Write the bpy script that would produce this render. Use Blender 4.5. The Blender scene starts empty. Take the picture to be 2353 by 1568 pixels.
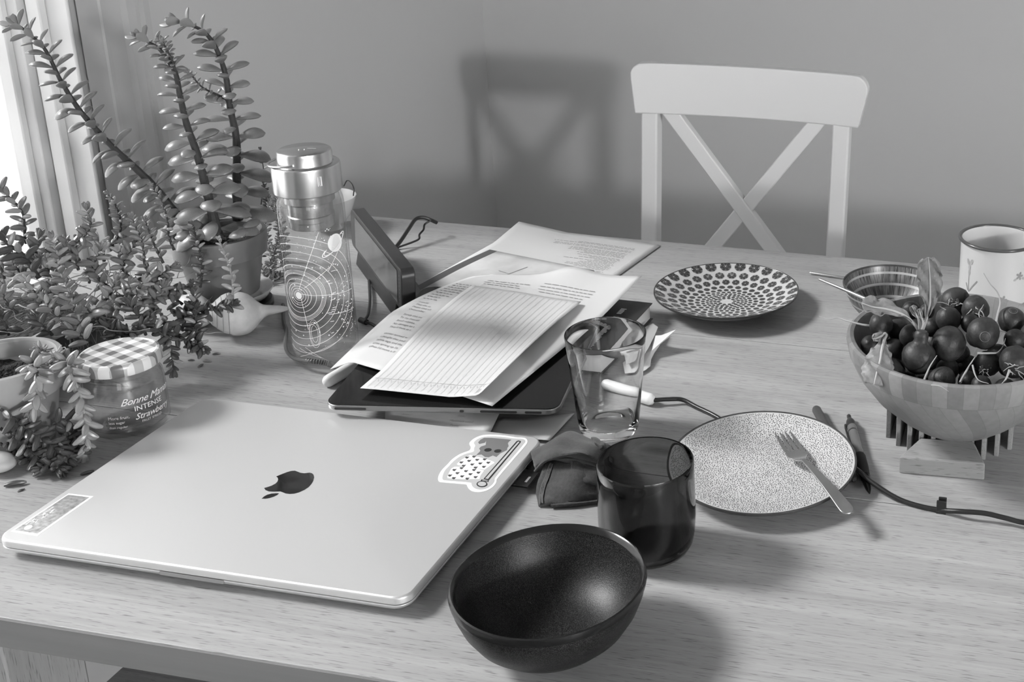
import bpy, bmesh, math, random
from mathutils import Vector, Matrix, Euler, Quaternion

random.seed(7)
sc = bpy.context.scene
COL = sc.collection
PI = math.pi
T = 0.74            # height of the table top above the floor (metres)

# ------------------------------------------------------------------ camera
cd = bpy.data.cameras.new('camera')
cd.sensor_fit = 'HORIZONTAL'; cd.sensor_width = 36.0; cd.lens = 43.2908
cd.shift_x = -0.30908; cd.shift_y = -0.15403
cd.clip_start = 0.02; cd.clip_end = 200
cam = bpy.data.objects.new('camera', cd); COL.objects.link(cam)
cam.location = (0, 0, 1.32913)
cam.rotation_euler = Euler((1.265946, -0.01734, 0.196603), 'XYZ')
sc.camera = cam

# ------------------------------------------------------------------ sky, lamps, exposure
wd = bpy.data.worlds.new('overcast_sky'); sc.world = wd; wd.use_nodes = True
wd.node_tree.nodes['Background'].inputs[0].default_value = (1, 1, 1, 1)
wd.node_tree.nodes['Background'].inputs[1].default_value = 3.0
sc.view_settings.view_transform = 'Standard'; sc.view_settings.look = 'None'
sc.view_settings.gamma = 1.0; sc.view_settings.use_curve_mapping = False
sc.view_settings.exposure = 0.0
sc.cycles.use_denoising = True
sc.cycles.max_bounces = 10; sc.cycles.diffuse_bounces = 3; sc.cycles.glossy_bounces = 4
sc.cycles.transmission_bounces = 10; sc.cycles.transparent_max_bounces = 24
sc.cycles.use_adaptive_sampling = True; sc.cycles.adaptive_threshold = 0.06; sc.cycles.adaptive_min_samples = 16
sc.cycles.sample_clamp_indirect = 6.0; sc.cycles.blur_glossy = 0.5

def area(name, loc, rot, sx, sy, power, portal=False):
    l = bpy.data.lights.new(name, 'AREA'); l.shape = 'RECTANGLE'; l.size = sx; l.size_y = sy; l.energy = power
    if portal: l.cycles.is_portal = True
    o = bpy.data.objects.new(name, l); COL.objects.link(o); o.location = loc; o.rotation_euler = rot
    return o
WIN_Y0, WIN_Y1, WIN_Z0, WIN_Z1, WALL_X = 0.02, 1.505, 0.62, 2.30, -1.40
WALL_Y = 2.765; RIGHT_X = 5.2; FRONT_Y = -4.2; CEIL_Z = 2.6
# daylight enters through the window opening (portal: guides the sky's own light)
area('window_portal', (WALL_X - 0.17, (WIN_Y0 + WIN_Y1) / 2, (WIN_Z0 + WIN_Z1) / 2), (0, -PI / 2, 0),
     WIN_Z1 - WIN_Z0, WIN_Y1 - WIN_Y0, 1.0, True)
area('fill_window_portal', (1.9, FRONT_Y - .17, 1.55), (-PI / 2, 0, 0), 1.4, 1.1, 1.0, True)  # sky portal of the added, unseen fill window behind the camera
# hazy low sun coming in through that window, from the left
sl = bpy.data.lights.new('hazy_sun', 'SUN'); sl.energy = 5.0; sl.angle = math.radians(13)
so = bpy.data.objects.new('hazy_sun', sl); COL.objects.link(so); so.location = (-4, 1, 4)
_e, _a = math.radians(40), math.radians(1.5)
so.rotation_euler = Vector((math.cos(_e)*math.cos(_a), math.cos(_e)*math.sin(_a), -math.sin(_e))).to_track_quat('-Z', 'Y').to_euler()
# the lamp across the room whose light throws the chair's shadow into the corner
ll = bpy.data.lights.new('room_lamp', 'POINT'); ll.energy = 700; ll.shadow_soft_size = 0.16
lo = bpy.data.objects.new('room_lamp', ll); COL.objects.link(lo); lo.location = (4.50, -3.40, 2.13)

# ------------------------------------------------------------------ materials (black-and-white photograph: greys only)
def srgb(v):
    v = v / 255.0
    return v / 12.92 if v <= 0.04045 else ((v + 0.055) / 1.055) ** 2.4
MATS = {}
def mat(name, v=0.5, rough=0.5, metal=0.0, spec=0.5, trans=0.0, ior=1.45, coat=0.0, bump=None, vary=None, sheen=0.0, sss=0.0):
    """Principled grey; bump=(scale,strength,dist) noise relief; vary=(scale,amount) noise in the tone."""
    if name in MATS: return MATS[name]
    m = bpy.data.materials.new(name); m.use_nodes = True
    nt = m.node_tree; b = nt.nodes['Principled BSDF']
    b.inputs['Base Color'].default_value = (v, v, v, 1); b.inputs['Roughness'].default_value = rough
    b.inputs['Metallic'].default_value = metal; b.inputs['Specular IOR Level'].default_value = spec
    b.inputs['Transmission Weight'].default_value = trans; b.inputs['IOR'].default_value = ior
    b.inputs['Coat Weight'].default_value = coat
    b.inputs['Sheen Weight'].default_value = sheen
    if sss: b.inputs['Subsurface Weight'].default_value = sss; b.inputs['Subsurface Radius'].default_value = (.004, .004, .004)
    if bump or vary:
        tc = nt.nodes.new('ShaderNodeTexCoord')
    if vary:
        n = nt.nodes.new('ShaderNodeTexNoise'); n.inputs['Scale'].default_value = vary[0]; n.inputs['Detail'].default_value = 4
        nt.links.new(tc.outputs['Object'], n.inputs['Vector'])
        r = nt.nodes.new('ShaderNodeMapRange'); r.inputs[1].default_value = .3; r.inputs[2].default_value = .7
        r.inputs[3].default_value = v * (1 - vary[1]); r.inputs[4].default_value = v * (1 + vary[1])
        nt.links.new(n.outputs['Fac'], r.inputs[0]); nt.links.new(r.outputs[0], b.inputs['Base Color'])
    if bump:
        n2 = nt.nodes.new('ShaderNodeTexNoise'); n2.inputs['Scale'].default_value = bump[0]; n2.inputs['Detail'].default_value = 3
        nt.links.new(tc.outputs['Object'], n2.inputs['Vector'])
        bp = nt.nodes.new('ShaderNodeBump'); bp.inputs['Strength'].default_value = bump[1]; bp.inputs['Distance'].default_value = bump[2]
        nt.links.new(n2.outputs['Fac'], bp.inputs['Height']); nt.links.new(bp.outputs[0], b.inputs['Normal'])
    MATS[name] = m
    return m

def wood(name, lo, hi, axis=0, fine=260.0, stretch=0.035, rough=0.5, wave=6.0, streak=0.5, pores=True):
    """Wood with grain along a local axis: long soft figure, fine streaks, short dark pores."""
    if name in MATS: return MATS[name]
    m = bpy.data.materials.new(name); m.use_nodes = True; nt = m.node_tree; N = nt.nodes; L = nt.links
    b = N['Principled BSDF']; b.inputs['Roughness'].default_value = rough; b.inputs['Specular IOR Level'].default_value = 0.35
    tc = N.new('ShaderNodeTexCoord')
    def noise(sc3, detail, rough_=.5, dist=0.0):
        mp = N.new('ShaderNodeMapping'); mp.inputs['Scale'].default_value = sc3
        L.new(tc.outputs['Object'], mp.inputs['Vector'])
        n = N.new('ShaderNodeTexNoise'); n.inputs['Scale'].default_value = 1; n.inputs['Detail'].default_value = detail
        n.inputs['Roughness'].default_value = rough_; n.inputs['Distortion'].default_value = dist
        L.new(mp.outputs[0], n.inputs['Vector']); return n
    def vec(along, across):
        s = [across] * 3; s[axis] = along; return s
    big = noise(vec(1.3, 28.0), 3, .5, .6)
    fin = noise(vec(fine * stretch, fine), 4, .6)
    por = noise(vec(55.0, 900.0), 2, .5)
    def ramp(src, p0, v0, p1, v1):
        r = N.new('ShaderNodeMapRange'); r.inputs[1].default_value = p0; r.inputs[2].default_value = p1
        r.inputs[3].default_value = v0; r.inputs[4].default_value = v1; L.new(src.outputs['Fac'], r.inputs[0]); return r
    a = ramp(big, .32, 0.0, .68, 1.0); c = ramp(fin, .3, 0.0, .7, 1.0)
    mx = N.new('ShaderNodeMath'); mx.operation = 'MULTIPLY_ADD'; mx.inputs[1].default_value = 1 - streak
    ml = N.new('ShaderNodeMath'); ml.operation = 'MULTIPLY'; ml.inputs[1].default_value = streak
    L.new(c.outputs[0], ml.inputs[0]); L.new(a.outputs[0], mx.inputs[0]); L.new(ml.outputs[0], mx.inputs[2])
    fr = N.new('ShaderNodeMapRange'); fr.inputs[3].default_value = lo; fr.inputs[4].default_value = hi
    L.new(mx.outputs[0], fr.inputs[0])
    col = fr
    if pores:
        pr = ramp(por, .30, .50, .41, 1.0)
        mu = N.new('ShaderNodeMath'); mu.operation = 'MULTIPLY'
        L.new(fr.outputs[0], mu.inputs[0]); L.new(pr.outputs[0], mu.inputs[1]); col = mu
    L.new(col.outputs[0], b.inputs['Base Color'])
    bp = N.new('ShaderNodeBump'); bp.inputs['Strength'].default_value = .25; bp.inputs['Distance'].default_value = .0004
    L.new(fin.outputs['Fac'], bp.inputs['Height']); L.new(bp.outputs[0], b.inputs['Normal'])
    MATS[name] = m
    return m

# ------------------------------------------------------------------ geometry helpers
def tag(o, label=None, cat=None, group=None, kind=None):
    if label: o['label'] = label
    if cat: o['category'] = cat
    if group: o['group'] = group
    if kind: o['kind'] = kind
    return o
def thing(name, label, cat, loc=(0, 0, 0), rotz=0.0, group=None, rot=None):
    o = bpy.data.objects.new(name, None); COL.objects.link(o)
    o.location = loc; o.rotation_euler = rot if rot else (0, 0, rotz); o.empty_display_size = .02
    return tag(o, label, cat, group)
class G:
    """collects vertices and faces of one mesh"""
    def __init__(s): s.v = []; s.f = []
    def add(s, v, f):
        k = len(s.v); s.v += [tuple(q) for q in v]; s.f += [tuple(i + k for i in q) for q in f]; return s
    def box(s, c, d, rot=None):
        x, y, z = d[0] / 2, d[1] / 2, d[2] / 2
        v = [Vector(q) for q in ((-x,-y,-z),(x,-y,-z),(x,y,-z),(-x,y,-z),(-x,-y,z),(x,-y,z),(x,y,z),(-x,y,z))]
        if rot is not None: v = [rot @ q for q in v]
        c = Vector(c); v = [q + c for q in v]
        return s.add(v, [(3,2,1,0),(4,5,6,7),(0,1,5,4),(1,2,6,5),(2,3,7,6),(3,0,4,7)])
    def box2(s, a, b):
        return s.box([(a[i] + b[i]) / 2 for i in range(3)], [abs(b[i] - a[i]) for i in range(3)])
    def lathe(s, prof, n=48, c=(0, 0, 0), close=False):
        """profile of (r, z); r = 0 ends become poles; close joins last to first"""
        v = []; rings = []
        for r, z in prof:
            if r <= 1e-7: rings.append([len(v)]); v.append((c[0], c[1], c[2] + z))
            else:
                rings.append(list(range(len(v), len(v) + n)))
                v += [(c[0] + r * math.cos(2 * PI * i / n), c[1] + r * math.sin(2 * PI * i / n), c[2] + z) for i in range(n)]
        f = []
        pairs = list(zip(rings, rings[1:])) + ([(rings[-1], rings[0])] if close else [])
        for a, b in pairs:
            for i in range(n):
                j = (i + 1) % n
                if len(a) == 1 and len(b) == 1: continue
                if len(a) == 1: f.append((a[0], b[j], b[i]))
                elif len(b) == 1: f.append((a[i], a[j], b[0]))
                else: f.append((a[i], a[j], b[j], b[i]))
        return s.add(v, f)
    def tube(s, pts, rad, n=8, cap=True, flat=1.0):
        pts = [Vector(q) for q in pts]; m = len(pts)
        rad = rad if hasattr(rad, '__len__') else [rad] * m
        v = []; f = []
        t0 = (pts[1] - pts[0]).normalized()
        up = Vector((0, 0, 1)) if abs(t0.z) < .9 else Vector((1, 0, 0))
        u = t0.cross(up).normalized()
        for k in range(m):
            t = (pts[min(k + 1, m - 1)] - pts[max(k - 1, 0)])
            t = t.normalized() if t.length > 1e-9 else t0
            u = (u - t * u.dot(t)); u = u.normalized() if u.length > 1e-6 else t.orthogonal().normalized()
            w = t.cross(u)
            for i in range(n):
                a = 2 * PI * i / n
                v.append(pts[k] + (u * math.cos(a) + w * math.sin(a) * flat) * rad[k])
        for k in range(m - 1):
            for i in range(n):
                j = (i + 1) % n
                f.append((k*n+i, k*n+j, (k+1)*n+j, (k+1)*n+i))
        if cap:
            f.append(tuple(reversed(range(n)))); f.append(tuple((m-1)*n + i for i in range(n)))
        return s.add(v, f)
    def prism(s, poly, z0, z1):
        """extrude a 2-D outline (counter-clockwise) from z0 to z1"""
        n = len(poly)
        v = [(x, y, z0) for x, y in poly] + [(x, y, z1) for x, y in poly]
        f = [tuple(reversed(range(n))), tuple(range(n, 2 * n))] + [(i, (i+1) % n, n + (i+1) % n, n + i) for i in range(n)]
        return s.add(v, f)
    def ball(s, c, r, n=12, m=8, sc3=(1, 1, 1), rot=None):
        v = []; f = []
        for k in range(m + 1):
            th = PI * k / m
            for i in range(n):
                a = 2 * PI * i / n
                q = Vector((r * math.sin(th) * math.cos(a) * sc3[0], r * math.sin(th) * math.sin(a) * sc3[1], r * math.cos(th) * sc3[2]))
                if rot is not None: q = rot @ q
                v.append(q + Vector(c))
        for k in range(m):
            for i in range(n):
                j = (i + 1) % n; f.append((k*n+i, (k+1)*n+i, (k+1)*n+j, k*n+j))
        return s.add(v, f)
    def grid(s, fn, nu, nv, flip=False):
        v = [fn(i / nu, j / nv) for j in range(nv + 1) for i in range(nu + 1)]
        f = [(j*(nu+1)+i, j*(nu+1)+i+1, (j+1)*(nu+1)+i+1, (j+1)*(nu+1)+i) for j in range(nv) for i in range(nu)]
        if flip: f = [q[::-1] for q in f]
        return s.add(v, f)
    def xf(s, fn):
        s.v = [tuple(fn(Vector(q))) for q in s.v]; return s
def me_from(name, g, smooth=True):
    me = bpy.data.meshes.new(name); me.from_pydata([tuple(q) for q in g.v], [], g.f); me.validate(); me.update()
    if smooth:
        for p in me.polygons: p.use_smooth = True
        me.set_sharp_from_angle(angle=math.radians(38))
    return me
def part(name, g, m, parent=None, smooth=True, loc=None, rot=None, bevel=0, seg=2, sub=0, solid=0, edge=None, world=False):
    """one mesh object; world=True: vertices are world positions and are moved into the parent's (unrotated) frame"""
    if world and parent is not None:
        l = Vector(parent.location); g.v = [tuple(Vector(q) - l) for q in g.v]
    if world and parent is None and loc is not None:
        l = Vector(loc); g.v = [tuple(Vector(q) - l) for q in g.v]
    me = me_from(name, g, smooth)
    if m is not None: me.materials.append(m)
    o = bpy.data.objects.new(name, me); COL.objects.link(o)
    if parent is not None: o.parent = parent
    if loc is not None and not (world and parent is not None): o.location = loc
    if rot is not None: o.rotation_euler = rot
    if solid:
        md = o.modifiers.new('solid', 'SOLIDIFY'); md.thickness = solid; md.offset = 0
    if bevel:
        md = o.modifiers.new('bevel', 'BEVEL'); md.width = bevel; md.segments = seg; md.limit_method = 'ANGLE'; md.angle_limit = .6
        md.harden_normals = False
    if sub:
        md = o.modifiers.new('sub', 'SUBSURF'); md.levels = sub; md.render_levels = sub
    if smooth and (bevel or edge):
        md = o.modifiers.new('wn', 'WEIGHTED_NORMAL'); md.keep_sharp = True
    return o
def share(name, me, parent, mw=None, loc=None, rot=None, scale=None):
    """another object using existing mesh data"""
    o = bpy.data.objects.new(name, me); COL.objects.link(o); o.parent = parent
    if mw is not None:
        o.matrix_local = mw
    else:
        if loc is not None: o.location = loc
        if rot is not None: o.rotation_euler = rot
        if scale is not None: o.scale = scale
    return o
def struct(name, g, m, smooth=False, bevel=0, label=None, parent=None):
    o = part(name, g, m, parent, smooth=smooth, bevel=bevel)
    if parent is None: o['kind'] = 'structure'
    if label: o['label'] = label
    return o
def smooth_path(pts, k=6):
    """Catmull-Rom through the points"""
    P = [Vector(q) for q in pts]; P = [2*P[0]-P[1]] + P + [2*P[-1]-P[-2]]
    out = []
    for i in range(1, len(P) - 2):
        a, b, c, d = P[i-1], P[i], P[i+1], P[i+2]
        for j in range(k):
            t = j / k
            out.append(.5 * ((2*b) + (c-a)*t + (2*a-5*b+4*c-d)*t*t + (3*b-a-3*c+d)*t**3))
    out.append(P[-2]); return out
def lerp(a, b, t): return a + (b - a) * t
def rr(w, h, r, n=6, cx=0, cy=0):
    """rounded rectangle outline, counter-clockwise"""
    out = []
    for (sx, sy, a0) in ((1, -1, -PI/2), (1, 1, 0), (-1, 1, PI/2), (-1, -1, PI)):
        for i in range(n + 1):
            a = a0 + PI / 2 * i / n
            out.append((cx + sx * (w/2 - r) + r * math.cos(a), cy + sy * (h/2 - r) + r * math.sin(a)))
    return out
def strip2(pts, w, closed=False):
    """flat ribbon of width w along 2-D points -> (verts2, faces)"""
    n = len(pts); v = []; f = []
    for i in range(n):
        a = pts[(i-1) % n] if (closed or i > 0) else pts[0]
        b = pts[(i+1) % n] if (closed or i < n-1) else pts[-1]
        dx, dy = b[0]-a[0], b[1]-a[1]; l = math.hypot(dx, dy) or 1
        nx, ny = -dy/l*w/2, dx/l*w/2
        v += [(pts[i][0]+nx, pts[i][1]+ny), (pts[i][0]-nx, pts[i][1]-ny)]
    for i in range(n if closed else n-1):
        j = (i+1) % n
        f.append((2*i, 2*i+1, 2*j+1, 2*j))
    return v, f
def text2(s, size, shear=0.0, align='LEFT', space=1.0, bold=0.0):
    """flat lettering outline in 2-D, base line at y = 0"""
    cu = bpy.data.curves.new('lettering', 'FONT'); cu.body = s; cu.size = size; cu.align_x = align
    cu.space_character = space; cu.resolution_u = 2; cu.shear = shear; cu.offset = bold; cu.fill_mode = 'FRONT'
    o = bpy.data.objects.new('lettering', cu); COL.objects.link(o)
    dg = bpy.context.evaluated_depsgraph_get(); me = bpy.data.meshes.new_from_object(o.evaluated_get(dg))
    v = [(q.co.x, q.co.y) for q in me.vertices]; f = [tuple(p.vertices) for p in me.polygons]
    bpy.data.objects.remove(o); bpy.data.curves.remove(cu); bpy.data.meshes.remove(me)
    return v, f
def clip2(v, f, keep):
    """drop faces whose centre fails keep(x, y)"""
    out = []
    for q in f:
        cx = sum(v[i][0] for i in q)/len(q); cy = sum(v[i][1] for i in q)/len(q)
        if keep(cx, cy): out.append(q)
    return v, out
class Ink(G):
    """2-D drawing mapped onto a surface by fn(u, v) -> 3-D point"""
    def draw(s, vf, fn, dx=0, dy=0, rot=0):
        c, n = math.cos(rot), math.sin(rot)
        return s.add([fn(x*c - y*n + dx, x*n + y*c + dy) for x, y in vf[0]], vf[1])
    def disc(s, x, y, rx, ry, fn, n=12, rot=0):
        c, q = math.cos(rot), math.sin(rot)
        v = []
        for i in range(n):
            a = 2*PI*i/n; px, py = rx*math.cos(a), ry*math.sin(a); v.append((x+px*c-py*q, y+px*q+py*c))
        return s.add([fn(a, b) for a, b in v], [tuple(range(n))])
    def poly(s, pts, fn): return s.add([fn(a, b) for a, b in pts], [tuple(range(len(pts)))])

# ------------------------------------------------------------------ the room
m_wall = mat('wall_paint', 0.5, .7, spec=.25, bump=(320, .12, .0004))
m_ceil = mat('ceiling_paint', 0.6, .8, spec=.2)
m_floor = wood('floor_wood', .10, .2, axis=0, fine=120)
m_trim = mat('trim_paint', 0.44, .38, spec=.45)
m_vinyl = mat('window_vinyl', 0.72, .35)
m_snow = mat('snow', 0.85, .9, spec=.1, bump=(3, .6, .05))

struct('floor', G().box2((WALL_X - .2, FRONT_Y - .1, -.05), (RIGHT_X + .1, WALL_Y + .1, 0)), m_floor)
struct('ceiling', G().box2((WALL_X - .2, FRONT_Y - .1, CEIL_Z), (RIGHT_X + .1, WALL_Y + .1, CEIL_Z + .05)), m_ceil)
struct('wall_back', G().box2((WALL_X - .15, WALL_Y, 0), (RIGHT_X + .1, WALL_Y + .1, CEIL_Z)), m_wall)
struct('wall_right', G().box2((RIGHT_X, FRONT_Y - .1, 0), (RIGHT_X + .1, WALL_Y, CEIL_Z)), m_wall)
g = G()   # wall behind the photographer, with an unseen window opening added for fill light
g.box2((WALL_X - .15, FRONT_Y - .1, 0), (1.2, FRONT_Y, CEIL_Z)); g.box2((2.6, FRONT_Y - .1, 0), (RIGHT_X, FRONT_Y, CEIL_Z))
g.box2((1.2, FRONT_Y - .1, 0), (2.6, FRONT_Y, 1.0)); g.box2((1.2, FRONT_Y - .1, 2.1), (2.6, FRONT_Y, CEIL_Z))
struct('wall_front', g, m_wall)
g = G(); X0, X1 = WALL_X - .15, WALL_X
g.box2((X0, FRONT_Y, 0), (X1, WIN_Y0, CEIL_Z)); g.box2((X0, WIN_Y1, 0), (X1, WALL_Y, CEIL_Z))
g.box2((X0, WIN_Y0, 0), (X1, WIN_Y1, WIN_Z0)); g.box2((X0, WIN_Y0, WIN_Z1), (X1, WIN_Y1, CEIL_Z))
struct('wall_left', g, m_wall)
g = G().box2((-40, -30, -.75), (WALL_X - .6, 40, -.7))
struct('snow_ground', g, m_snow)

# window: casing moulding on the wall, jamb, sash with glass
win = bpy.data.objects.new('window_1', None); COL.objects.link(win); win.location = (WALL_X, (WIN_Y0 + WIN_Y1) / 2, WIN_Z0); win['kind'] = 'structure'
win['label'] = 'white framed window at the left with snow outside'
def wpart(name, boxes, m, bevel=.002):
    g = G()
    for a, b in boxes: g.box2(a, b)
    return part(name, g, m, win, bevel=bevel, world=True, smooth=bevel > 0)
jx = WALL_X
def ring(x0, x1, w, inset):
    """four bars around the opening, between depths x0..x1, w wide, inset from the opening's edge"""
    y0, y1, z0, z1 = WIN_Y0 + inset, WIN_Y1 - inset, WIN_Z0 + inset, WIN_Z1 - inset
    return [((x0, y1 - w, z0), (x1, y1, z1)), ((x0, y0, z0), (x1, y0 + w, z1)),
            ((x0, y0 + w, z0), (x1, y1 - w, z0 + w)), ((x0, y0 + w, z1 - w), (x1, y1 - w, z1))]
wpart('jamb', ring(jx - .148, jx + .004, .006, 0), m_vinyl)
wpart('stop', ring(jx - .052, jx - .030, .014, .006), m_vinyl)
wpart('sash_frame', ring(jx - .125, jx - .060, .022, .006), m_vinyl)
wpart('glazing_bead', ring(jx - .112, jx - .074, .012, .028), m_vinyl)
m_pane = mat('window_glass', 1, 0, trans=1)
nt = m_pane.node_tree; nt.nodes.remove(nt.nodes['Principled BSDF'])
tr = nt.nodes.new('ShaderNodeBsdfTransparent'); tr.inputs[0].default_value = (.95, .95, .95, 1)
gl = nt.nodes.new('ShaderNodeBsdfGlossy'); gl.inputs['Roughness'].default_value = .02
fz = nt.nodes.new('ShaderNodeFresnel'); fz.inputs[0].default_value = 1.3; ms = nt.nodes.new('ShaderNodeMixShader')
nt.links.new(fz.outputs[0], ms.inputs[0]); nt.links.new(tr.outputs[0], ms.inputs[1]); nt.links.new(gl.outputs[0], ms.inputs[2])
nt.links.new(ms.outputs[0], nt.nodes['Material Output'].inputs[0])
wpart('pane', [((jx - .098, WIN_Y0 + .03, WIN_Z0 + .03), (jx - .094, WIN_Y1 - .03, WIN_Z1 - .03))], m_pane, 0)
wpart('window_sill', [((jx - .06, WIN_Y0 - .10, WIN_Z0 - .03), (jx + .02, WIN_Y1 + .10, WIN_Z0))], m_trim)
# casing: flat board, beads and back band, run up both sides and over the top
def casing(y0, y1, sgn):
    prof = [(0, .010), (.040, .010), (.042, .013), (.049, .013), (.051, .010), (.078, .014), (.082, .022), (.097, .024), (.100, .020), (.108, .020), (.110, .027), (.122, .027), (.125, .0)]
    return prof
def run(prof, path_y, sgn, z0, z1):
    g = G(); n = len(prof)
    v = [(WALL_X + h, path_y + sgn * d, z) for z in (z0, z1) for d, h in prof]
    f = [(i, i + 1, n + i + 1, n + i) for i in range(n - 1)]
    f.append(tuple(range(n))); f.append(tuple(range(n, 2 * n)))
    return g.add(v, f)
pr = casing(0, 0, 1)
t1 = struct('trim_1', run(pr, WIN_Y1 + .004, 1, WIN_Z0, WIN_Z1 + .12), m_trim)
t2 = struct('trim_2', run(pr, WIN_Y0 - .004, -1, WIN_Z0, WIN_Z1 + .12), m_trim)
struct('trim_3', G().box2((WALL_X, WIN_Y0, WIN_Z1 + .004), (WALL_X + .022, WIN_Y1, WIN_Z1 + .12)), m_trim)
struct('baseboard_back', G().box2((WALL_X, WALL_Y - .015, 0), (RIGHT_X, WALL_Y, .12)), m_trim)
struct('baseboard_left', G().box2((WALL_X, FRONT_Y, 0), (WALL_X + .015, WALL_Y - .015, .12)), m_trim)

# ------------------------------------------------------------------ table
m_table = wood('table_wood', .255, .40, axis=0, fine=300, stretch=.03, rough=.42)
tab = thing('dining_table', 'pale wood-grain dining table of three long boards', 'table', (-0.1, 1.08, 0))
for y0, y1 in ((.639, .9370), (.9380, 1.2337), (1.2347, 1.52)):
    o = part('board', G().box2((-1.215, y0, T - .026), (1.25, y1, T)), m_table, tab, bevel=.0005, world=True)
part('shaded_edge_strip', G().box2((-1.215, .6372, T - .0255), (1.25, .6392, T - .0012)), wood('shaded_edge_wood', .15, .19, axis=0, fine=120, pores=False), tab, world=True, smooth=False)  # added edge banding, wood toned darker to stand in for front-face shade
m_leg = wood('leg_wood', .25, .32, axis=2, fine=260)
for x0, y0 in ((-.845, .662), (-.845, 1.43), (.95, .662), (.95, 1.43)):
    part('leg', G().box2((x0, y0, 0), (x0 + .072, y0 + .072, T - .026)), m_leg, tab, bevel=.002, world=True)
part('apron', G().box2((-.80, 1.05, T - .10), (1.0, 1.10, T - .026)), m_leg, tab, bevel=.002, world=True)
part('apron', G().box2((-.80, 1.40, T - .09), (1.0, 1.43, T - .026)), m_leg, tab, bevel=.002, world=True)

# ------------------------------------------------------------------ chair
m_white = mat('white_lacquer', .70, .3, spec=.5)
CH = 1.93
ch = thing('dining_chair', 'white wooden dining chair with a crossed back behind the table', 'chair', (-.52, 1.75, 0))
def bar(a, b, w, d):
    """square bar between two points lying in a plane of constant y"""
    a = Vector(a); b = Vector(b); t = (b - a).normalized(); n = Vector((0, 1, 0)); s = n.cross(t).normalized()
    v = []
    for p in (a, b):
        for i, j in ((-1, -1), (1, -1), (1, 1), (-1, 1)): v.append(p + s * w / 2 * i + n * d / 2 * j)
    return G().add(v, [(3,2,1,0),(4,5,6,7),(0,1,5,4),(1,2,6,5),(2,3,7,6),(3,0,4,7)])
# curved top rail, trapezoid with rounded upper corners, thick soft edges
TLx, TRx, BLx, BRx = -.7135, -.3095, -.7075, -.3240
zt, zb = T + .1585, T + .0715
def rail(u, v, back):
    x0 = lerp(BLx, TLx, v); x1 = lerp(BRx, TRx, v)
    x = lerp(x0, x1, u); z = lerp(zb, zt, v) + .004 * (u - .5)
    r = .022; du = min(u, 1 - u) * (x1 - x0); dv = (1 - v) * (zt - zb)
    return x, z
out = []
for (x, z) in ((BLx, zb), (BRx, zb)): out.append((x, z))
for i in range(9):
    a = PI / 2 * i / 8; out.append((TRx - .024 + .024 * math.sin(PI/2 - a + 0) , zt - .024 + .024 * math.cos(PI/2 - a)))
for i in range(9):
    a = PI / 2 * i / 8; out.append((TLx + .022 - .022 * math.sin(a), zt - .022 + .022 * math.cos(a)))
# split the outline into columns so the rail can bow
cols = 28
def zrange(x):
    zs = []
    n = len(out)
    for i in range(n):
        (xa, za), (xb, zb_) = out[i], out[(i + 1) % n]
        if (xa - x) * (xb - x) <= 0 and abs(xa - xb) > 1e-9: zs.append(za + (zb_ - za) * (x - xa) / (xb - xa))
    return min(zs), max(zs)
v = []; f = []
xs = [lerp(TLx + .0004, TRx - .0004, i / cols) for i in range(cols + 1)]
xs = sorted(set(xs + [TLx + .003, TLx + .006, TLx + .011, TLx + .016, TRx - .003, TRx - .007, TRx - .012, TRx - .018]))
cols = len(xs) - 1
for x in xs:
    a, b = zrange(x); u = (x - TLx) / (TRx - TLx); bow = .018 * (1 - (2 * u - 1) ** 2)
    for y in (CH - .012 + bow, CH + .010 + bow):
        v += [(x, y, a), (x, y, b)]
for i in range(cols):
    k = 4 * i
    f += [(k, k + 4, k + 5, k + 1), (k + 2, k + 3, k + 7, k + 6), (k + 1, k + 5, k + 7, k + 3), (k, k + 2, k + 6, k + 4)]
f += [(0, 1, 3, 2), (4 * cols, 4 * cols + 2, 4 * cols + 3, 4 * cols + 1)]
part('top_rail', G().add(v, f), m_white, ch, bevel=.0045, seg=3, world=True)
for xa, xb in ((-.6875, -.6975), (-.3570, -.3665)):
    part('back_post', bar((xa + .003, CH + .012, T + .075), (xb + .001, CH + .012, .44), .029, .03), m_white, ch, bevel=.003, world=True)
    part('leg', bar((xb + .001, CH + .012, .44), (xb, CH + .03, 0), .03, .034), m_white, ch, bevel=.003, world=True)
part('cross_bar', bar((-.6555, CH + .010, T + .082), (-.3850, CH + .010, T - .27), .0255, .018), m_white, ch, bevel=.002, world=True)
part('cross_bar', bar((-.3890, CH + .013, T + .082), (-.6600, CH + .013, T - .27), .0255, .018), m_white, ch, bevel=.002, world=True)
part('lower_rail', bar((-.69, CH + .012, .455), (-.36, CH + .012, .455), .05, .022), m_white, ch, bevel=.002, world=True)
part('seat', G().prism([(-.735, 1.53), (-.31, 1.53), (-.335, 1.925), (-.71, 1.925)], .425, .447), m_white, ch, bevel=.006, seg=3, world=True)
for x in (-.715, -.333): part('leg', G().box2((x - .018, 1.545, 0), (x + .018, 1.581, .425)), m_white, ch, bevel=.003, world=True)
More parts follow.
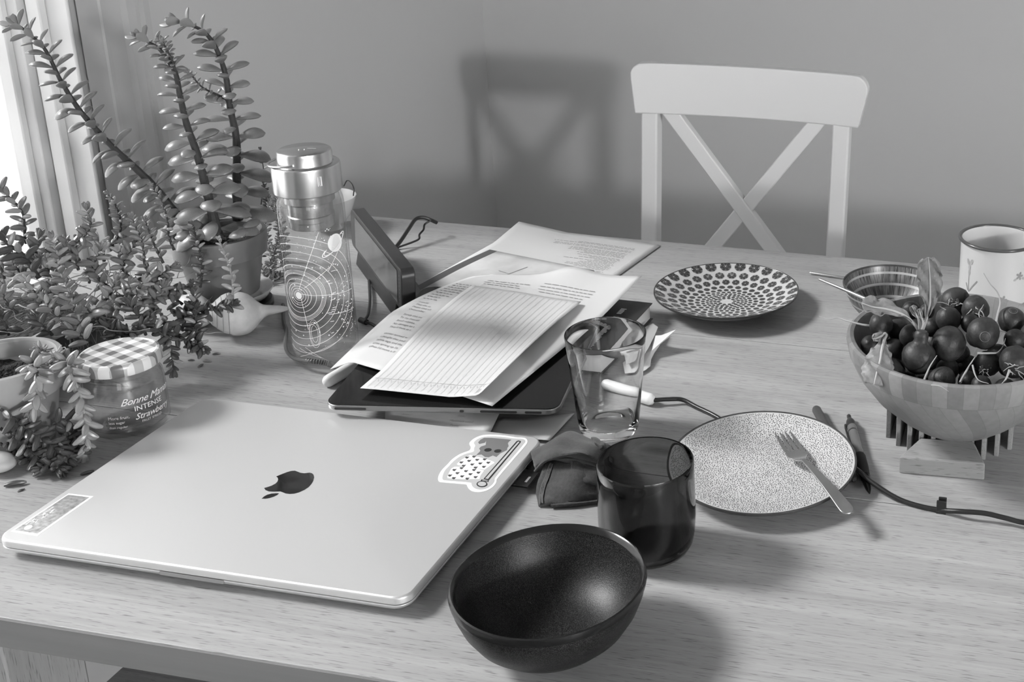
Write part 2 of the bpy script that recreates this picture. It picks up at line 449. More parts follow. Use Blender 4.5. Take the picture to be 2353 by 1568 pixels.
# ------------------------------------------------------------------ laptop
m_alu = mat('silver_aluminium', .66, .40, metal=.55, spec=.5, bump=(2500, .04, .0002))
m_dark = mat('dark_gap', .02, .6)
m_mirror = mat('black_mirror', .015, .06, spec=.8)
m_port = mat('port_black', .01, .5)
m_ink = mat('black_ink', .015, .6)
m_paperw = mat('sticker_white', .85, .4)
m_stg = mat('sticker_grey', .48, .45)
m_catg = mat('sticker_cat_grey', .16, .5)
m_silver = mat('silver_foil', .5, .3, metal=.6, vary=(240, .35))
def loft(rings, n=6):
    """stack of rounded rectangles (w, h, r, z) closed top and bottom"""
    g = G(); v = []; f = []
    cnt = 4 * (n + 1)
    for w, h, r, z in rings: v += [(x, y, z) for x, y in rr(w, h, r, n)]
    for k in range(len(rings) - 1):
        for i in range(cnt):
            j = (i + 1) % cnt; f.append((k*cnt+i, k*cnt+j, (k+1)*cnt+j, (k+1)*cnt+i))
    f.append(tuple(reversed(range(cnt)))); f.append(tuple((len(rings)-1)*cnt + i for i in range(cnt)))
    return g.add(v, f)
LX, LY, LW, LD = -.62595, .82570, .3557, .2481
lap = thing('laptop', 'closed silver laptop with two stickers on the lid', 'laptop', (LX, LY, T))
lr = .0125
part('base', loft([(LW-.026, LD-.026, lr*.5, .0012), (LW-.016, LD-.016, lr*.7, .0020), (LW-.006, LD-.006, lr, .0045), (LW-.0015, LD-.0015, lr, .0072), (LW, LD, lr, .0090), (LW-.0004, LD-.0004, lr, .0097)]), m_alu, lap, bevel=.0003)
part('gap', loft([(LW-.0022, LD-.0022, lr, .0095), (LW-.0022, LD-.0022, lr, .0106)]), m_dark, lap)
part('lid', loft([(LW-.0006, LD-.0006, lr, .0103), (LW, LD, lr, .0108), (LW, LD, lr, .0146), (LW-.0008, LD-.0008, lr, .0159), (LW-.0032, LD-.0032, lr-.001, .0168)]), m_alu, lap, bevel=.0003)
for sx in (-1, 1):
    for sy in (-1, 1):
        part('rubber_foot', G().lathe([(0, 0), (.007, 0), (.0075, .0014), (0, .0014)], 20, (sx*.14, sy*.085, 0)), m_port, lap)
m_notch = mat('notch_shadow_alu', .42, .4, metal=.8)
part('opening_notch', G().prism(rr(.056, .0030, .0012, 4, 0, .0084), 0, .0016).xf(lambda q: Vector((q.x - .002, -LD/2 - .0006 + q.z, q.y))), m_notch, lap)
for yy, ln in ((.0945, .017), (.068, .0085)):
    part('port', G().prism(rr(ln, .0034, .0015, 3, yy, .0062), 0, .0022).xf(lambda q: Vector((LW/2 - .0014 + q.z, q.x, q.y))), m_port, lap)
def lid(z=.01695):
    return lambda x, y: (x, y, z)
def onlid(pts): return [(x - LX, y - LY) for x, y, z in pts]
logo = onlid([(-0.6437, 0.8149, 0.7569), (-0.6406, 0.8123, 0.7569), (-0.6367, 0.8111, 0.7569), (-0.6321, 0.8117, 0.7569), (-0.6272, 0.8132, 0.7569), (-0.6248, 0.8126, 0.7569), (-0.6211, 0.8114, 0.7569), (-0.6173, 0.8114, 0.7569), (-0.6137, 0.8128, 0.7569), (-0.6110, 0.8155, 0.7569), (-0.6090, 0.8199, 0.7569), (-0.6081, 0.8249, 0.7569), (-0.6088, 0.8302, 0.7569), (-0.6102, 0.8348, 0.7569), (-0.6126, 0.8398, 0.7569), (-0.6156, 0.8435, 0.7569), (-0.6183, 0.8454, 0.7569), (-0.6210, 0.8458, 0.7569), (-0.6248, 0.8439, 0.7569), (-0.6283, 0.8438, 0.7569), (-0.6319, 0.8449, 0.7569), (-0.6351, 0.8459, 0.7569), (-0.6380, 0.8449, 0.7569), (-0.6405, 0.8422, 0.7569), (-0.6430, 0.8379, 0.7569), (-0.6452, 0.8338, 0.7569), (-0.6427, 0.8323, 0.7569), (-0.6405, 0.8297, 0.7569), (-0.6390, 0.8264, 0.7569), (-0.6387, 0.8234, 0.7569), (-0.6398, 0.8198, 0.7569), (-0.6416, 0.8172, 0.7569)])
leafp = onlid([(-0.6355, 0.7997, 0.7569), (-0.6324, 0.8004, 0.7569), (-0.6297, 0.8020, 0.7569), (-0.6275, 0.8049, 0.7569), (-0.6264, 0.8078, 0.7569), (-0.6264, 0.8102, 0.7569), (-0.6288, 0.8098, 0.7569), (-0.6321, 0.8086, 0.7569), (-0.6347, 0.8062, 0.7569), (-0.6356, 0.8030, 0.7569)])
g = G(); g.prism(logo, .0166, .01695); g.prism(leafp, .0166, .01695)
tag(part('logo', g, m_mirror, lap, smooth=False), 'black mirror fruit-shaped emblem')
def S(pts):
    """sticker-drawing units -> lid plane (two measured axes)"""
    o = Vector((-0.5637, 0.9444, 0.7569)); ax = Vector((-0.4528, 0.9702, 0.7569)) - o; ay = Vector((-0.4971, 0.8220, 0.7569)) - o; axy = Vector((-0.3982, 0.8446, 0.7569)) - o - ax - ay
    out = []
    for x, y in pts:
        a, b = x / 2353, y / 1513; q = o + ax * a + ay * b + axy * a * b; out.append((q.x - LX, q.y - LY))
    return out
def ccw(p):
    a = sum(p[i][0] * p[(i+1) % len(p)][1] - p[(i+1) % len(p)][0] * p[i][1] for i in range(len(p)))
    return p if a > 0 else p[::-1]
def chaikin(p, k=2):
    for _ in range(k):
        q = []
        for i in range(len(p)):
            a, b = p[i], p[(i+1) % len(p)]
            q += [(a[0]*.75+b[0]*.25, a[1]*.75+b[1]*.25), (a[0]*.25+b[0]*.75, a[1]*.25+b[1]*.75)]
        p = q
    return p
o_out = chaikin([(830,340),(900,270),(1000,215),(1110,185),(1270,178),(1500,195),(1640,220),(1740,240),(1860,240),(1930,265),(1955,320),(1930,390),(1700,660),(1500,890),(1375,1040),(1350,1070),(1355,1110),(1310,1180),(1230,1240),(1120,1285),(1000,1300),(900,1285),(830,1250),(790,1200),(780,1165),(760,1155),(280,1120),(235,1100),(220,1060),(230,1000),(270,920),(350,830),(420,765),(480,690),(600,600),(720,545),(820,515),(850,480),(855,430),(825,380)], 1)
i_out = chaikin([(905,350),(960,290),(1050,240),(1150,220),(1290,215),(1500,235),(1700,265),(1850,270),(1910,300),(1900,350),(1650,660),(1340,1010),(1310,1060),(1315,1100),(1260,1170),(1170,1230),(1050,1255),(950,1240),(890,1200),(865,1150),(870,1120),(340,1085),(305,1060),(310,1000),(350,900),(430,820),(500,740),(620,640),(760,570),(900,540),(920,510),(915,460),(945,410)], 1)
stk = part('cat_sticker', G().prism(ccw(S(o_out)), .0167, .01698), m_paperw, lap, smooth=False)
tag(stk, 'die-cut sticker of a cat, heart blanket and thermometer')
def layer(name, polys, m, z): 
    g = G()
    for q in polys: g.prism(ccw(S(q)), z - .00012, z)
    return part(name, g, m, stk, smooth=False)
layer('panel', [i_out], m_stg, .01704)
bl1 = [(840,600),(1000,640),(1150,680),(1300,735),(1310,755),(1250,790),(1120,885),(760,830),(600,795),(585,775),(680,690)]
bl2 = [(540,830),(700,825),(860,840),(1110,900),(1040,1000),(1020,1060),(700,1065),(410,1045),(400,1020),(440,930),(480,860)]
layer('blanket', [bl1, bl2], m_paperw, .0171)
cat = [(995,345),(1040,290),(1110,250),(1250,250),(1370,262),(1500,275),(1640,290),(1600,320),(1570,360),(1585,420),(1560,460),(1555,500),(1470,545),(1420,570),(1350,640),(1280,610),(1200,645),(1130,640),(1060,590),(960,600),(1020,540),(1040,515),(1015,470),(1050,430),(1140,400),(1150,310),(1130,350),(1020,378)]
layer('cat', [cat], m_catg, .0171)
def heart(x, y, s):
    return [(x - 50*s, y - 5*s), (x - 20*s, y - 22*s), (x + 5*s, y - 16*s), (x + 55*s, y - 22*s), (x + 30*s, y + 2*s), (x + 15*s, y + 20*s), (x - 10*s, y + 28*s), (x - 38*s, y + 14*s)]
hs = [heart(x, y, .85) for x, y in ((785,650),(920,632),(1125,685),(675,745),(825,715),(980,695),(1195,750),(885,785),(1040,765),(720,810),(950,845),(1110,830),(680,855),(540,890),(765,912),(920,890),(600,950),(850,970),(1005,940),(455,995),(690,1010),(950,1025),(530,1043),(790,1053))]
layer('hearts', hs, mat('sticker_heart', .07, .5), .01716)
th = [[(1740,320),(1775,308),(1820,320),(1815,345),(1200,1085),(1100,1060)], [(1040,1105),(1060,1070),(1200,1090),(1195,1115),(1120,1110)]]
bulb = [(1070 + 105*math.cos(a*PI/10), 1155 + 56*math.sin(a*PI/10)) for a in range(20)]
eyes = [[(x + 72*math.cos(a*PI/8), y + 34*math.sin(a*PI/8) - 6*math.cos(a*PI/8)) for a in range(16)] for x, y in ((1185,500),(1375,522))]
layer('thermometer', th + [bulb] + eyes, m_ink, .01722)
layer('thermometer_tube', [[(1765,332),(1797,337),(1185,1063),(1132,1053)], [(1070 + 82*math.cos(a*PI/10), 1153 + 42*math.sin(a*PI/10)) for a in range(20)], [(1075,1085),(1180,1098),(1178,1106),(1078,1095)]], m_stg, .01728)
def S2(pts):
    o = Vector((-0.8602, 0.7668, 0.7569)); ax = Vector((-0.7753, 0.7863, 0.7569)) - o; ay = Vector((-0.7790, 0.6824, 0.7569)) - o; axy = Vector((-0.7015, 0.6998, 0.7569)) - o - ax - ay
    out = []
    for x, y in pts:
        a, b = x / 2352, y / 1568; q = o + ax*a + ay*b + axy*a*b; out.append((q.x - LX, q.y - LY))
    return out
st2 = part('strip_sticker', G().prism(ccw(S2([(240,1030),(840,1130),(2105,225),(1545,155)])), .0167, .01695), m_paperw, lap, smooth=False)
tag(st2, 'worn rectangular foil sticker')
g = G().prism(ccw(S2([(330,1005),(840,1080),(2010,250),(1535,190)])), .0169, .01702); part('foil', g, m_silver, st2, smooth=False)
g = G(); rs = random.Random(3)
for k in range(26):
    t = rs.uniform(.12, .72); x = lerp(420, 1560, t) + rs.uniform(-20, 90); y = lerp(930, 330, t) + rs.uniform(-40, 70)
    a = rs.uniform(-.9, .2); l = rs.uniform(25, 70); w = rs.uniform(7, 15)
    dx, dy = math.cos(a)*l, math.sin(a)*l
    g.prism(ccw(S2([(x-dx-w, y-dy), (x-dx+w, y-dy), (x+dx+w, y+dy), (x+dx-w, y+dy)])), .017, .01708)
g.prism(ccw(S2([(635+95*math.cos(a*PI/8)-12*math.sin(a*PI/8), 945+46*math.sin(a*PI/8)-22*math.cos(a*PI/8)) for a in range(16)])), .017, .01708)
part('foil_marks', g, m_paperw, st2, smooth=False)
# memory card half out of the slot
m_card = mat('card_black', .018, .45)
yc = (-0.4502, 0.8805, 0.7460)[1] - .0
sd = thing('memory_card', 'black memory card sticking out of the laptop side', 'memory card', (-.4470, .8935, T + .0062))
part('card_body', G().prism([(-.010, -.012), (.013, -.012), (.013, .012), (.0, .012), (-.010, .009)], -.00105, .00105), m_card, sd, bevel=.0004)
part('card_label', G().box((.008, -.001, .0011), (.0022, .009, .0002)), mat('card_label_grey', .5, .4), sd)

# ------------------------------------------------------------------ glossy black tablet, paper pile
TA = math.radians(10.6)
TBx, TBy = -.5835, 1.1048
m_tedge = mat('tablet_edge', .28, .35, metal=.9)
tbl = thing('tablet', 'black tablet lying face up under the loose papers', 'tablet', (TBx, TBy, T + .0235), TA)
TWd, TLn = .2235, .2960
part('case', loft([(TWd-.004, TLn-.004, .012, 0), (TWd, TLn, .013, .001), (TWd, TLn, .013, .0052), (TWd-.001, TLn-.001, .013, .0060)], 8), m_tedge, tbl, bevel=.0004)
m_screen = mat('tablet_glass', .012, .12, spec=.6, vary=(900, .5))
m_screen.node_tree.nodes['Principled BSDF'].inputs['Specular IOR Level'].default_value = .22
part('screen', loft([(TWd-.0016, TLn-.0016, .0125, .0058), (TWd-.0016, TLn-.0016, .0125, .00665)], 8), m_screen, tbl)
for x0, w in ((-.086, .03), (.02, .004), (.055, .035), (.088, .016)):
    part('edge_button', G().prism(rr(w, .0022, .001, 3, x0, .0030), 0, .0012).xf(lambda q: Vector((q.x, -TLn/2 - .0004 + q.z, q.y))), m_dark, tbl)
# the pile that carries it: a dark book and a short stack of sheets
m_paper = mat('paper', .56, .75, spec=.2)
m_paper2 = mat('paper_bright', .56, .7, spec=.2)
m_cover = mat('book_cover_black', .018, .4)
bk = thing('book', 'black paperback book under the tablet, light lettering on its cover', 'book', (-.5580, 1.1895, T + .0026), math.radians(-1.5))
BW, BH, BT = .212, .150, .0200
part('pages', G().box((-.001, 0, BT/2), (BW - .004, BH - .004, BT - .002)), m_paper, bk)
part('cover', G().box((0, 0, BT - .0004), (BW, BH, .0008)), m_cover, bk, bevel=.0002)
part('cover', G().box((0, 0, .0004), (BW, BH, .0008)), m_cover, bk, bevel=.0002)
part('spine', G().box((-BW/2, 0, BT/2), (.0008, BH, BT)), m_cover, bk)
m_band = mat('book_band_grey', .06, .4)
part('cover_band', G().box((BW/2 - .049, 0, BT + .0001), (.016, BH - .0006, .0003)), m_band, bk)
ink = Ink(); rs = random.Random(11)
for k in range(34):     # narrow capitals, too small to read in the photograph
    if k in (21, 22, 27, 28): continue
    y = -BH/2 + .014 + k * .0033; h = .0095 if k in (0, 23) else rs.uniform(.0055, .0082)
    ink.poly([(BW/2 - .0285, y), (BW/2 - .0285, y + .0019), (BW/2 - .0285 + h, y + .0019), (BW/2 - .0285 + h, y)][::-1], lambda a, b: (a, b, BT + .00045))
part('lettering', ink, mat('print_light', .6, .5), bk, smooth=False)
shs = thing('sheet_stack', 'flat stack of white sheets under the tablet and book', 'paper stack', (-.585, 1.135, T + .0002), math.radians(6))
for k, (dx, dy, a) in enumerate(((0, 0, 0), (.006, -.004, .03), (-.004, .003, -.02))):
    part('sheet', G().box((dx, dy, .0004 + k*.0008), (.190, .225, .0007), Matrix.Rotation(a, 3, 'Z')), m_paper, shs)

def hsheet(c00, c10, c01, c11, hfun, n=24, m=24):
    """sheet over four plan corners (u right, v up) with a height function"""
    def fn(u, v):
        p = [c00[i]*(1-u)*(1-v) + c10[i]*u*(1-v) + c01[i]*(1-u)*v + c11[i]*u*v for i in range(2)]
        return (p[0], p[1], hfun(u, v))
    return fn
# handwritten note sticking out below the tablet
note_fn = hsheet((-0.6159, 0.9593, 0.7500), (-0.5050, 0.9552, 0.7525), (-0.6225, 0.9719, 0.7525), (-0.5094, 0.9833, 0.7565), lambda u, v: T + .0075 + .004*u + .004*v)
nt_o = part('handwritten_note', G().grid(lambda u, v: note_fn(u, v*2.0) , 12, 8), m_paper2, None, loc=(-0.5719, 0.9751, 0.7490), world=True, solid=.0003)
tag(nt_o, 'white slip with handwriting peeking out below the tablet', 'note')
ink = Ink(); NW, NH = .115, .022
nf = lambda x, y: (lambda p: (p[0], p[1], p[2] + .0004))(note_fn(x / NW, y / NH))
for s, x, y, sz in (('Title:', .074, .0165, .0042), ('Materials used:', .068, .0095, .0042), ('Pastel', .070, .0030, .0042), ('Artist?', .017, .0150, .0040)):
    ink.draw(text2(s, sz, shear=.35), nf, x, y)
nt_lab = part('handwriting', ink, mat('pencil_grey', .38, .7), nt_o, smooth=False)
nt_lab.data.transform(Matrix.Translation(-Vector(nt_o.location)))
fold_fn = hsheet((-0.5122, 0.9633, 0.7440), (-0.4513, 0.9671, 0.7440), (-0.5130, 0.9902, 0.7520), (-0.4488, 1.0224, 0.7440), lambda u, v: T + .0038 + .010*max(0, .35 - u)*v)
fo = part('folded_sheet', G().grid(fold_fn, 14, 6), m_paper, None, loc=(-0.4856, 0.9824, 0.7440), world=True, solid=.0004)
tag(fo, 'plain white folded sheet beside the laptop back corner', 'paper')
# far printed page
far_fn = hsheet((-.766, 1.301), (-.552, 1.283), (-.736, 1.5195), (-.5215, 1.5015),
                lambda u, v: T + .0012 + .010*max(0, v - .72)/.28*max(0, .35 - u)/.35 + .0025*math.sin(PI*u)*v)
fp = part('printed_page', G().grid(far_fn, 20, 24), m_paper, None, loc=(-.65, 1.37, T), world=True, solid=.0003)
tag(fp, 'printed white page with rows of small text at the far table edge', 'paper')
ink = Ink(); rs = random.Random(5)
ff = lambda x, y: (lambda p: (p[0], p[1], p[2] + .0004))(far_fn(x, y))
row = .875
for k in range(30):
    x = rs.choice((.34, .36, .5, .62)) if k < 8 else rs.uniform(.5, .78); xe = .90 - rs.uniform(0, .02)
    while x < xe:
        w = rs.uniform(.010, .036)
        ink.poly([(x, row), (min(x + w, xe), row), (min(x + w, xe), row + .0046), (x, row + .0046)], ff); x += w + .007
    row -= .0170 if k not in (1, 3, 8, 20) else .030
o = part('print', ink, mat('print_grey', .27, .7), fp, smooth=False); o.data.transform(Matrix.Translation(-Vector(fp.location)))
# pale picture card lying on that page
m_art = mat('art_wash', .52, .55, vary=(16, .28))
ar_fn = hsheet((-.761, 1.272), (-.601, 1.235), (-.731, 1.421), (-.571, 1.384), lambda u, v: T + .0048 + .002*math.sin(PI*v)*(1-u))
ar = part('picture_card', G().grid(ar_fn, 12, 12), m_art, None, loc=(-.666, 1.328, T), world=True, solid=.0008)
tag(ar, 'pale grey picture card with a dark left border on the printed page', 'card')
g = G().grid(lambda u, v: (lambda p: (p[0], p[1], p[2] + .0006))(ar_fn(-.01 + u*.075, v)), 2, 12)
o = part('dark_border', g, mat('border_dark', .09, .5), ar); o.data.transform(Matrix.Translation(-Vector(ar.location)))
ink = Ink()
for pts in ([(.25, .2), (.42, .45), (.5, .8)], [(.5, .35), (.6, .42), (.7, .40), (.82, .5)], [(.62, .3), (.66, .22), (.72, .28), (.8, .26)], [(.35, .62), (.46, .60)]):
    sp = [(q.x, q.y) for q in smooth_path([(a, b, 0) for a, b in pts], 6)]
    ink.draw(strip2(sp, .008), lambda x, y: (lambda p: (p[0], p[1], p[2] + .0007))(ar_fn(x, y)))
o = part('drawing', ink, mat('art_line', .28, .6), ar, smooth=False); o.data.transform(Matrix.Translation(-Vector(ar.location)))

# the poem page: bowed over the pile
PL, PB, PT, PR = (-.7190, 1.0320), (-.5050, .9630), (-.6640, 1.2920), (-.4720, 1.2880)
def ph(u, v):
    z = .0312 + .0028*min(1, u*2.2)*(1 - .55*v)
    z += .0125*math.sin(PI*min(1, v*1.02))*(1-u)**1.2
    z += .004*math.sin(PI*u)*math.sin(PI*v) + .010*max(0, v-.8)/.2*math.exp(-((u-.55)/.16)**2) + .010*max(0, v-.7)/.3*u*u
    z -= .016*max(0, .15-u)/.15*max(0, .35-v)/.35
    z -= .012*max(0, v-.85)/.15*max(0, .5-u)
    return T + z + .0015
poem_fn = hsheet(PL, PB, PT, PR, ph)
po = part('poem_page', G().grid(poem_fn, 30, 36), m_paper2, None, loc=(-.59, 1.14, T + .03), world=True, solid=.0003)
tag(po, 'printed poem page bowed over the black tablet', 'paper')
ink = Ink(); PWm, PHm = .2159, .2794
pf = lambda x, y: (lambda p: (p[0], p[1], p[2] + .0006))(poem_fn(x / PWm, y / PHm))
lines = ["When I'd move a fl", 'Vines sprang up lik', 'While sage and thy', 'I thought that pod', 'Winter arrived w']
for k, s in enumerate(lines): ink.draw(text2(s, .0047), pf, (.128 - .004*k)*PWm, .105*PHm + k*.0068)
lines = ["They'd look at t", 'No damage to t', 'Small rubbles,', 'To my beautif', 'Surely this no']
for k, s in enumerate(lines): ink.draw(text2(s, .0047), pf, (.092 - .004*k)*PWm, .252*PHm + k*.0068)
for k, s in enumerate(['Outnumber', 'Please that all', 'That the st', 'I could']): ink.draw(text2(s, .0047), pf, (.060 - .004*k)*PWm, .395*PHm + k*.0068)
o = part('verse_print', ink, mat('print_black', .11, .7), po, smooth=False); o.data.transform(Matrix.Translation(-Vector(po.location)))
ink = Ink()
rs = random.Random(9)
for k in range(9):
    x = .03; y = .51 + k*.026
    while x < .105 + .012*k:
        w = rs.uniform(.010, .022); ink.draw(([(0, 0), (w*PWm, 0), (w*PWm, .0017), (0, .0017)], [(0, 1, 2, 3)]), pf, x*PWm, y*PHm); x += w + .009
for x0, x1, ys in ((.14, .40, (.765, .79, .815)), (.49, .85, (.765, .79, .815, .84))):
    for y in ys:
        x = x0 + rs.uniform(0, .05)
        while x < x1 - rs.uniform(0, .06):
            w = rs.uniform(.012, .045); ink.draw(([(0, 0), (w*PWm, 0), (w*PWm, .0013), (0, .0013)], [(0, 1, 2, 3)]), pf, x*PWm, y*PHm); x += w + .008
o = part('small_print', ink, mat('print_grey', .27, .7), po, smooth=False); o.data.transform(Matrix.Translation(-Vector(po.location)))
# lined sheet on top
def inv_uv(x, y):
    u = v = .5
    for _ in range(8):
        p = poem_fn(u, v)
        du = [(PB[i]-PL[i])*(1-v) + (PR[i]-PT[i])*v for i in range(2)]; dv = [(PT[i]-PL[i])*(1-u) + (PR[i]-PB[i])*u for i in range(2)]
        det = du[0]*dv[1] - dv[0]*du[1]; ex, ey = x - p[0], y - p[1]
        u += (ex*dv[1] - dv[0]*ey)/det; v += (du[0]*ey - ex*du[1])/det
    return u, v
QL, QB, QT, QR = (-.6430, .9660), (-.5135, .9690), (-.6510, 1.2140), (-.5140, 1.2040)
def ln_fn(u, v):
    x = QL[0]*(1-u)*(1-v) + QB[0]*u*(1-v) + QT[0]*(1-u)*v + QR[0]*u*v
    y = QL[1]*(1-u)*(1-v) + QB[1]*u*(1-v) + QT[1]*(1-u)*v + QR[1]*u*v
    a, b = inv_uv(x, y); a = min(max(a, 0), 1); b = min(max(b, 0), 1)
    z = ph(a, b) + .0016 + .006*max(0, u-.72)/.28*(1-v*.6) + .0025*math.sin(PI*v)*u
    if u > .93: x -= .004*(u-.93)/.07*(1-v); z += .003*(u-.93)/.07*(1-v)
    return (x, y, max(z, T + .0345))
lo2 = part('lined_sheet', G().grid(ln_fn, 24, 30), m_paper2, None, loc=(-.58, 1.09, T + .04), world=True, solid=.0003)
tag(lo2, 'ruled note sheet lying on the poem page', 'paper')
ink = Ink(); lf = lambda x, y: (lambda p: (p[0], p[1], p[2] + .00045))(ln_fn(x, y))
for k in range(18):
    x = .045 + k*.053
    ink.draw(strip2([(x, .012 + .97*i/28) for i in range(29)], .0024), lf)
ink.draw(strip2([(.02 + .95*i/20, .092) for i in range(21)], .0022), lf)
for k in range(17):
    x = .06 + k*.053; ink.draw(strip2([(x, .083), (x + .018, .062), (x + .036, .083)], .0022), lf)
for i in range(4): ink.draw(strip2([(.90 + .014*i, .022), (.90 + .014*i, .055)], .004), lf)
o = part('ruling', ink, mat('rule_grey', .42, .7), lo2, smooth=False); o.data.transform(Matrix.Translation(-Vector(lo2.location)))
# torn scraps to the right of the book
def scrap(name, label, pts, m):
    P = [Vector(q) for q in pts]; c = sum(P, Vector())/len(P)
    g = G().add([c] + P, [(0, i + 1, (i + 1) % len(P) + 1) for i in range(len(P))])
    base = Vector((c.x, c.y, min(q.z for q in P)))
    o = part(name, g, m, None, loc=base, world=True, smooth=False, solid=.0004); return tag(o, label, 'paper scrap', 'torn paper scraps')
scrap('torn_scrap', 'grey torn paper scrap by the book, topmost', [(-0.4603, 1.1880, 0.7510), (-0.4387, 1.2286, 0.7520), (-0.4298, 1.2208, 0.7520), (-0.4263, 1.1998, 0.7520), (-0.4228, 1.1679, 0.7510), (-0.4206, 1.1404, 0.7510), (-0.4312, 1.1292, 0.7500)], mat('paper_grey', .34, .75))
scrap('torn_scrap', 'white torn paper scrap by the book, its pointed tip lifted', [(-0.4405, 1.1409, 0.7460), (-0.4303, 1.1749, 0.7470), (-0.4281, 1.1930, 0.7480), (-0.4293, 1.2012, 0.7500), (-0.4174, 1.1963, 0.7540), (-0.4010, 1.1976, 0.7620), (-0.4081, 1.1926, 0.7540), (-0.4163, 1.1911, 0.7480), (-0.4165, 1.1826, 0.7460), (-0.4168, 1.1688, 0.7450), (-0.4157, 1.1555, 0.7440), (-0.4117, 1.1410, 0.7430), (-0.4134, 1.1320, 0.7430), (-0.4169, 1.1227, 0.7430), (-0.4296, 1.1176, 0.7430)], m_paper2)
# ------------------------------------------------------------------ glassware and crockery
m_glass = mat('clear_glass', 1.0, .0, trans=1, ior=1.45)
gx = thing('drinking_glass', 'empty clear tapered drinking glass beside the papers', 'glass', (-.4061, 1.0049, T))
part('glass_body', G().lathe([(0, .0012), (.020, .0010), (.0235, 0), (.0262, .0006), (.0282, .004), (.0300, .018), (.0340, .058), (.0372, .0925), (.0383, .1015), (.0380, .1027), (.0371, .1027), (.0366, .1015), (.0358, .0925), (.0326, .058), (.0284, .018), (.0262, .0120), (.0200, .0094), (0, .0086)], 64), m_glass, gx)
ink = Ink(); ink.draw(strip2([(.0135*math.cos(a*PI/16), .0135*math.sin(a*PI/16)) for a in range(32)], .0008, True), lambda x, y: (x, y, .0093))
# dark glass cup
m_dglass = mat('smoked_glass', .20, .02, trans=1, ior=1.45)
dm = thing('dark_glass_cup', 'dark smoked glass cup behind the black bowl', 'cup', (-.3040, .8251, T))
part('cup_body', G().lathe([(0, .0008), (.024, .0008), (.030, .0015), (.0345, .0050), (.0372, .0105), (.0386, .020), (.0392, .032), (.0391, .050), (.0388, .070), (.0387, .0805), (.0380, .0823), (.0370, .0818), (.0364, .070), (.0366, .050), (.0367, .032), (.0360, .020), (.0340, .0115), (.030, .0070), (.022, .0052), (0, .0050)], 72), m_dglass, dm)

def speckle(name, lo, hi, scale, rough, thr=(.46, .60), coat=.3):
    """dark glaze with pale flecks (tone only), slightly pebbled"""
    m = bpy.data.materials.new(name); m.use_nodes = True; nt = m.node_tree; N = nt.nodes; L = nt.links
    b = N['Principled BSDF']; b.inputs['Roughness'].default_value = rough; b.inputs['Coat Weight'].default_value = coat; b.inputs['Coat Roughness'].default_value = .12; b.inputs['Specular IOR Level'].default_value = .32
    tc = N.new('ShaderNodeTexCoord'); n = N.new('ShaderNodeTexNoise'); n.inputs['Scale'].default_value = scale; n.inputs['Detail'].default_value = 3
    L.new(tc.outputs['Object'], n.inputs['Vector'])
    r = N.new('ShaderNodeMapRange'); r.inputs[1].default_value = thr[0]; r.inputs[2].default_value = thr[1]; r.inputs[3].default_value = lo; r.inputs[4].default_value = hi
    L.new(n.outputs['Fac'], r.inputs[0]); L.new(r.outputs[0], b.inputs['Base Color'])
    bp = N.new('ShaderNodeBump'); bp.inputs['Strength'].default_value = .35; bp.inputs['Distance'].default_value = .0004
    L.new(n.outputs['Fac'], bp.inputs['Height']); L.new(bp.outputs[0], b.inputs['Normal'])
    MATS[name] = m; return m
m_bowl = speckle('black_speckled_glaze', .003, .040, 1500, .40, coat=.0)
m_rim = mat('bowl_rim_glaze', .012, .20, spec=.4)
bo = thing('bowl', 'black speckled ceramic bowl at the front table edge', 'bowl', (-.3325, .6991, T))
part('bowl_body', G().lathe([(0, .0006), (.026, .0006), (.0290, 0), (.0315, .0008), (.0345, .0045), (.0460, .0115), (.0555, .0205), (.0625, .0320), (.0668, .0435), (.0684, .0530), (.0676, .0552), (.0652, .0535), (.0632, .0440), (.0590, .0330), (.0520, .0225), (.0420, .0145), (.0300, .0095), (.015, .0078), (0, .0074)], 96), m_bowl, bo)
part('rim', G().lathe([(.0640, .0520), (.0660, .0553), (.0672, .0561), (.0684, .0556), (.0691, .0530), (.0686, .0500), (.0664, .0500)], 96, close=True), m_rim, bo)

# plates
m_por = mat('white_glaze', .50, .16, spec=.5)
m_dot = mat('dark_print', .05, .25)
def plate_prof(R, zc, zr, foot):
    return [(0, .0040), (foot - .004, .0040), (foot - .002, 0), (foot, 0), (foot + .0015, .0045), (R*.80, zr*.50), (R - .004, zr - .0030), (R, zr - .0012), (R, zr), (R - .002, zr), (R*.80, zr*.50 + .0040), (foot + .006, zc + .0012), (foot - .006, zc), (0, zc)]
def plate_z(R, zc, zr, foot):
    pts = [(0, zc), (foot - .006, zc), (foot + .006, zc + .0012), (R*.80, zr*.50 + .0040), (R - .002, zr)]
    def f(r):
        for (a, za), (b, zb_) in zip(pts, pts[1:]):
            if r <= b: return za + (zb_ - za)*(r - a)/(b - a)
        return zr
    return f
sp = thing('plate', 'white side plate covered in fine dark dots, fork on it', 'plate', (-.2398, .9531, T + .0034), 0, rot=(math.radians(2.3), 0, 0))
R1 = .0842; zf = plate_z(R1, .0065, .0160, .046)
part('plate_body', G().lathe(plate_prof(R1, .0065, .0160, .046), 96), m_por, sp)
part('dark_rim', G().lathe([(R1 - .0016, .0160), (R1 - .0012, .0166), (R1 + .0002, .0166), (R1 + .0005, .0150), (R1 + .0001, .0142), (R1 - .001, .0142)], 96, close=True), m_dot, sp)
ink = Ink(); rs = random.Random(21); cell = .00165; seen = {}
tries = 0
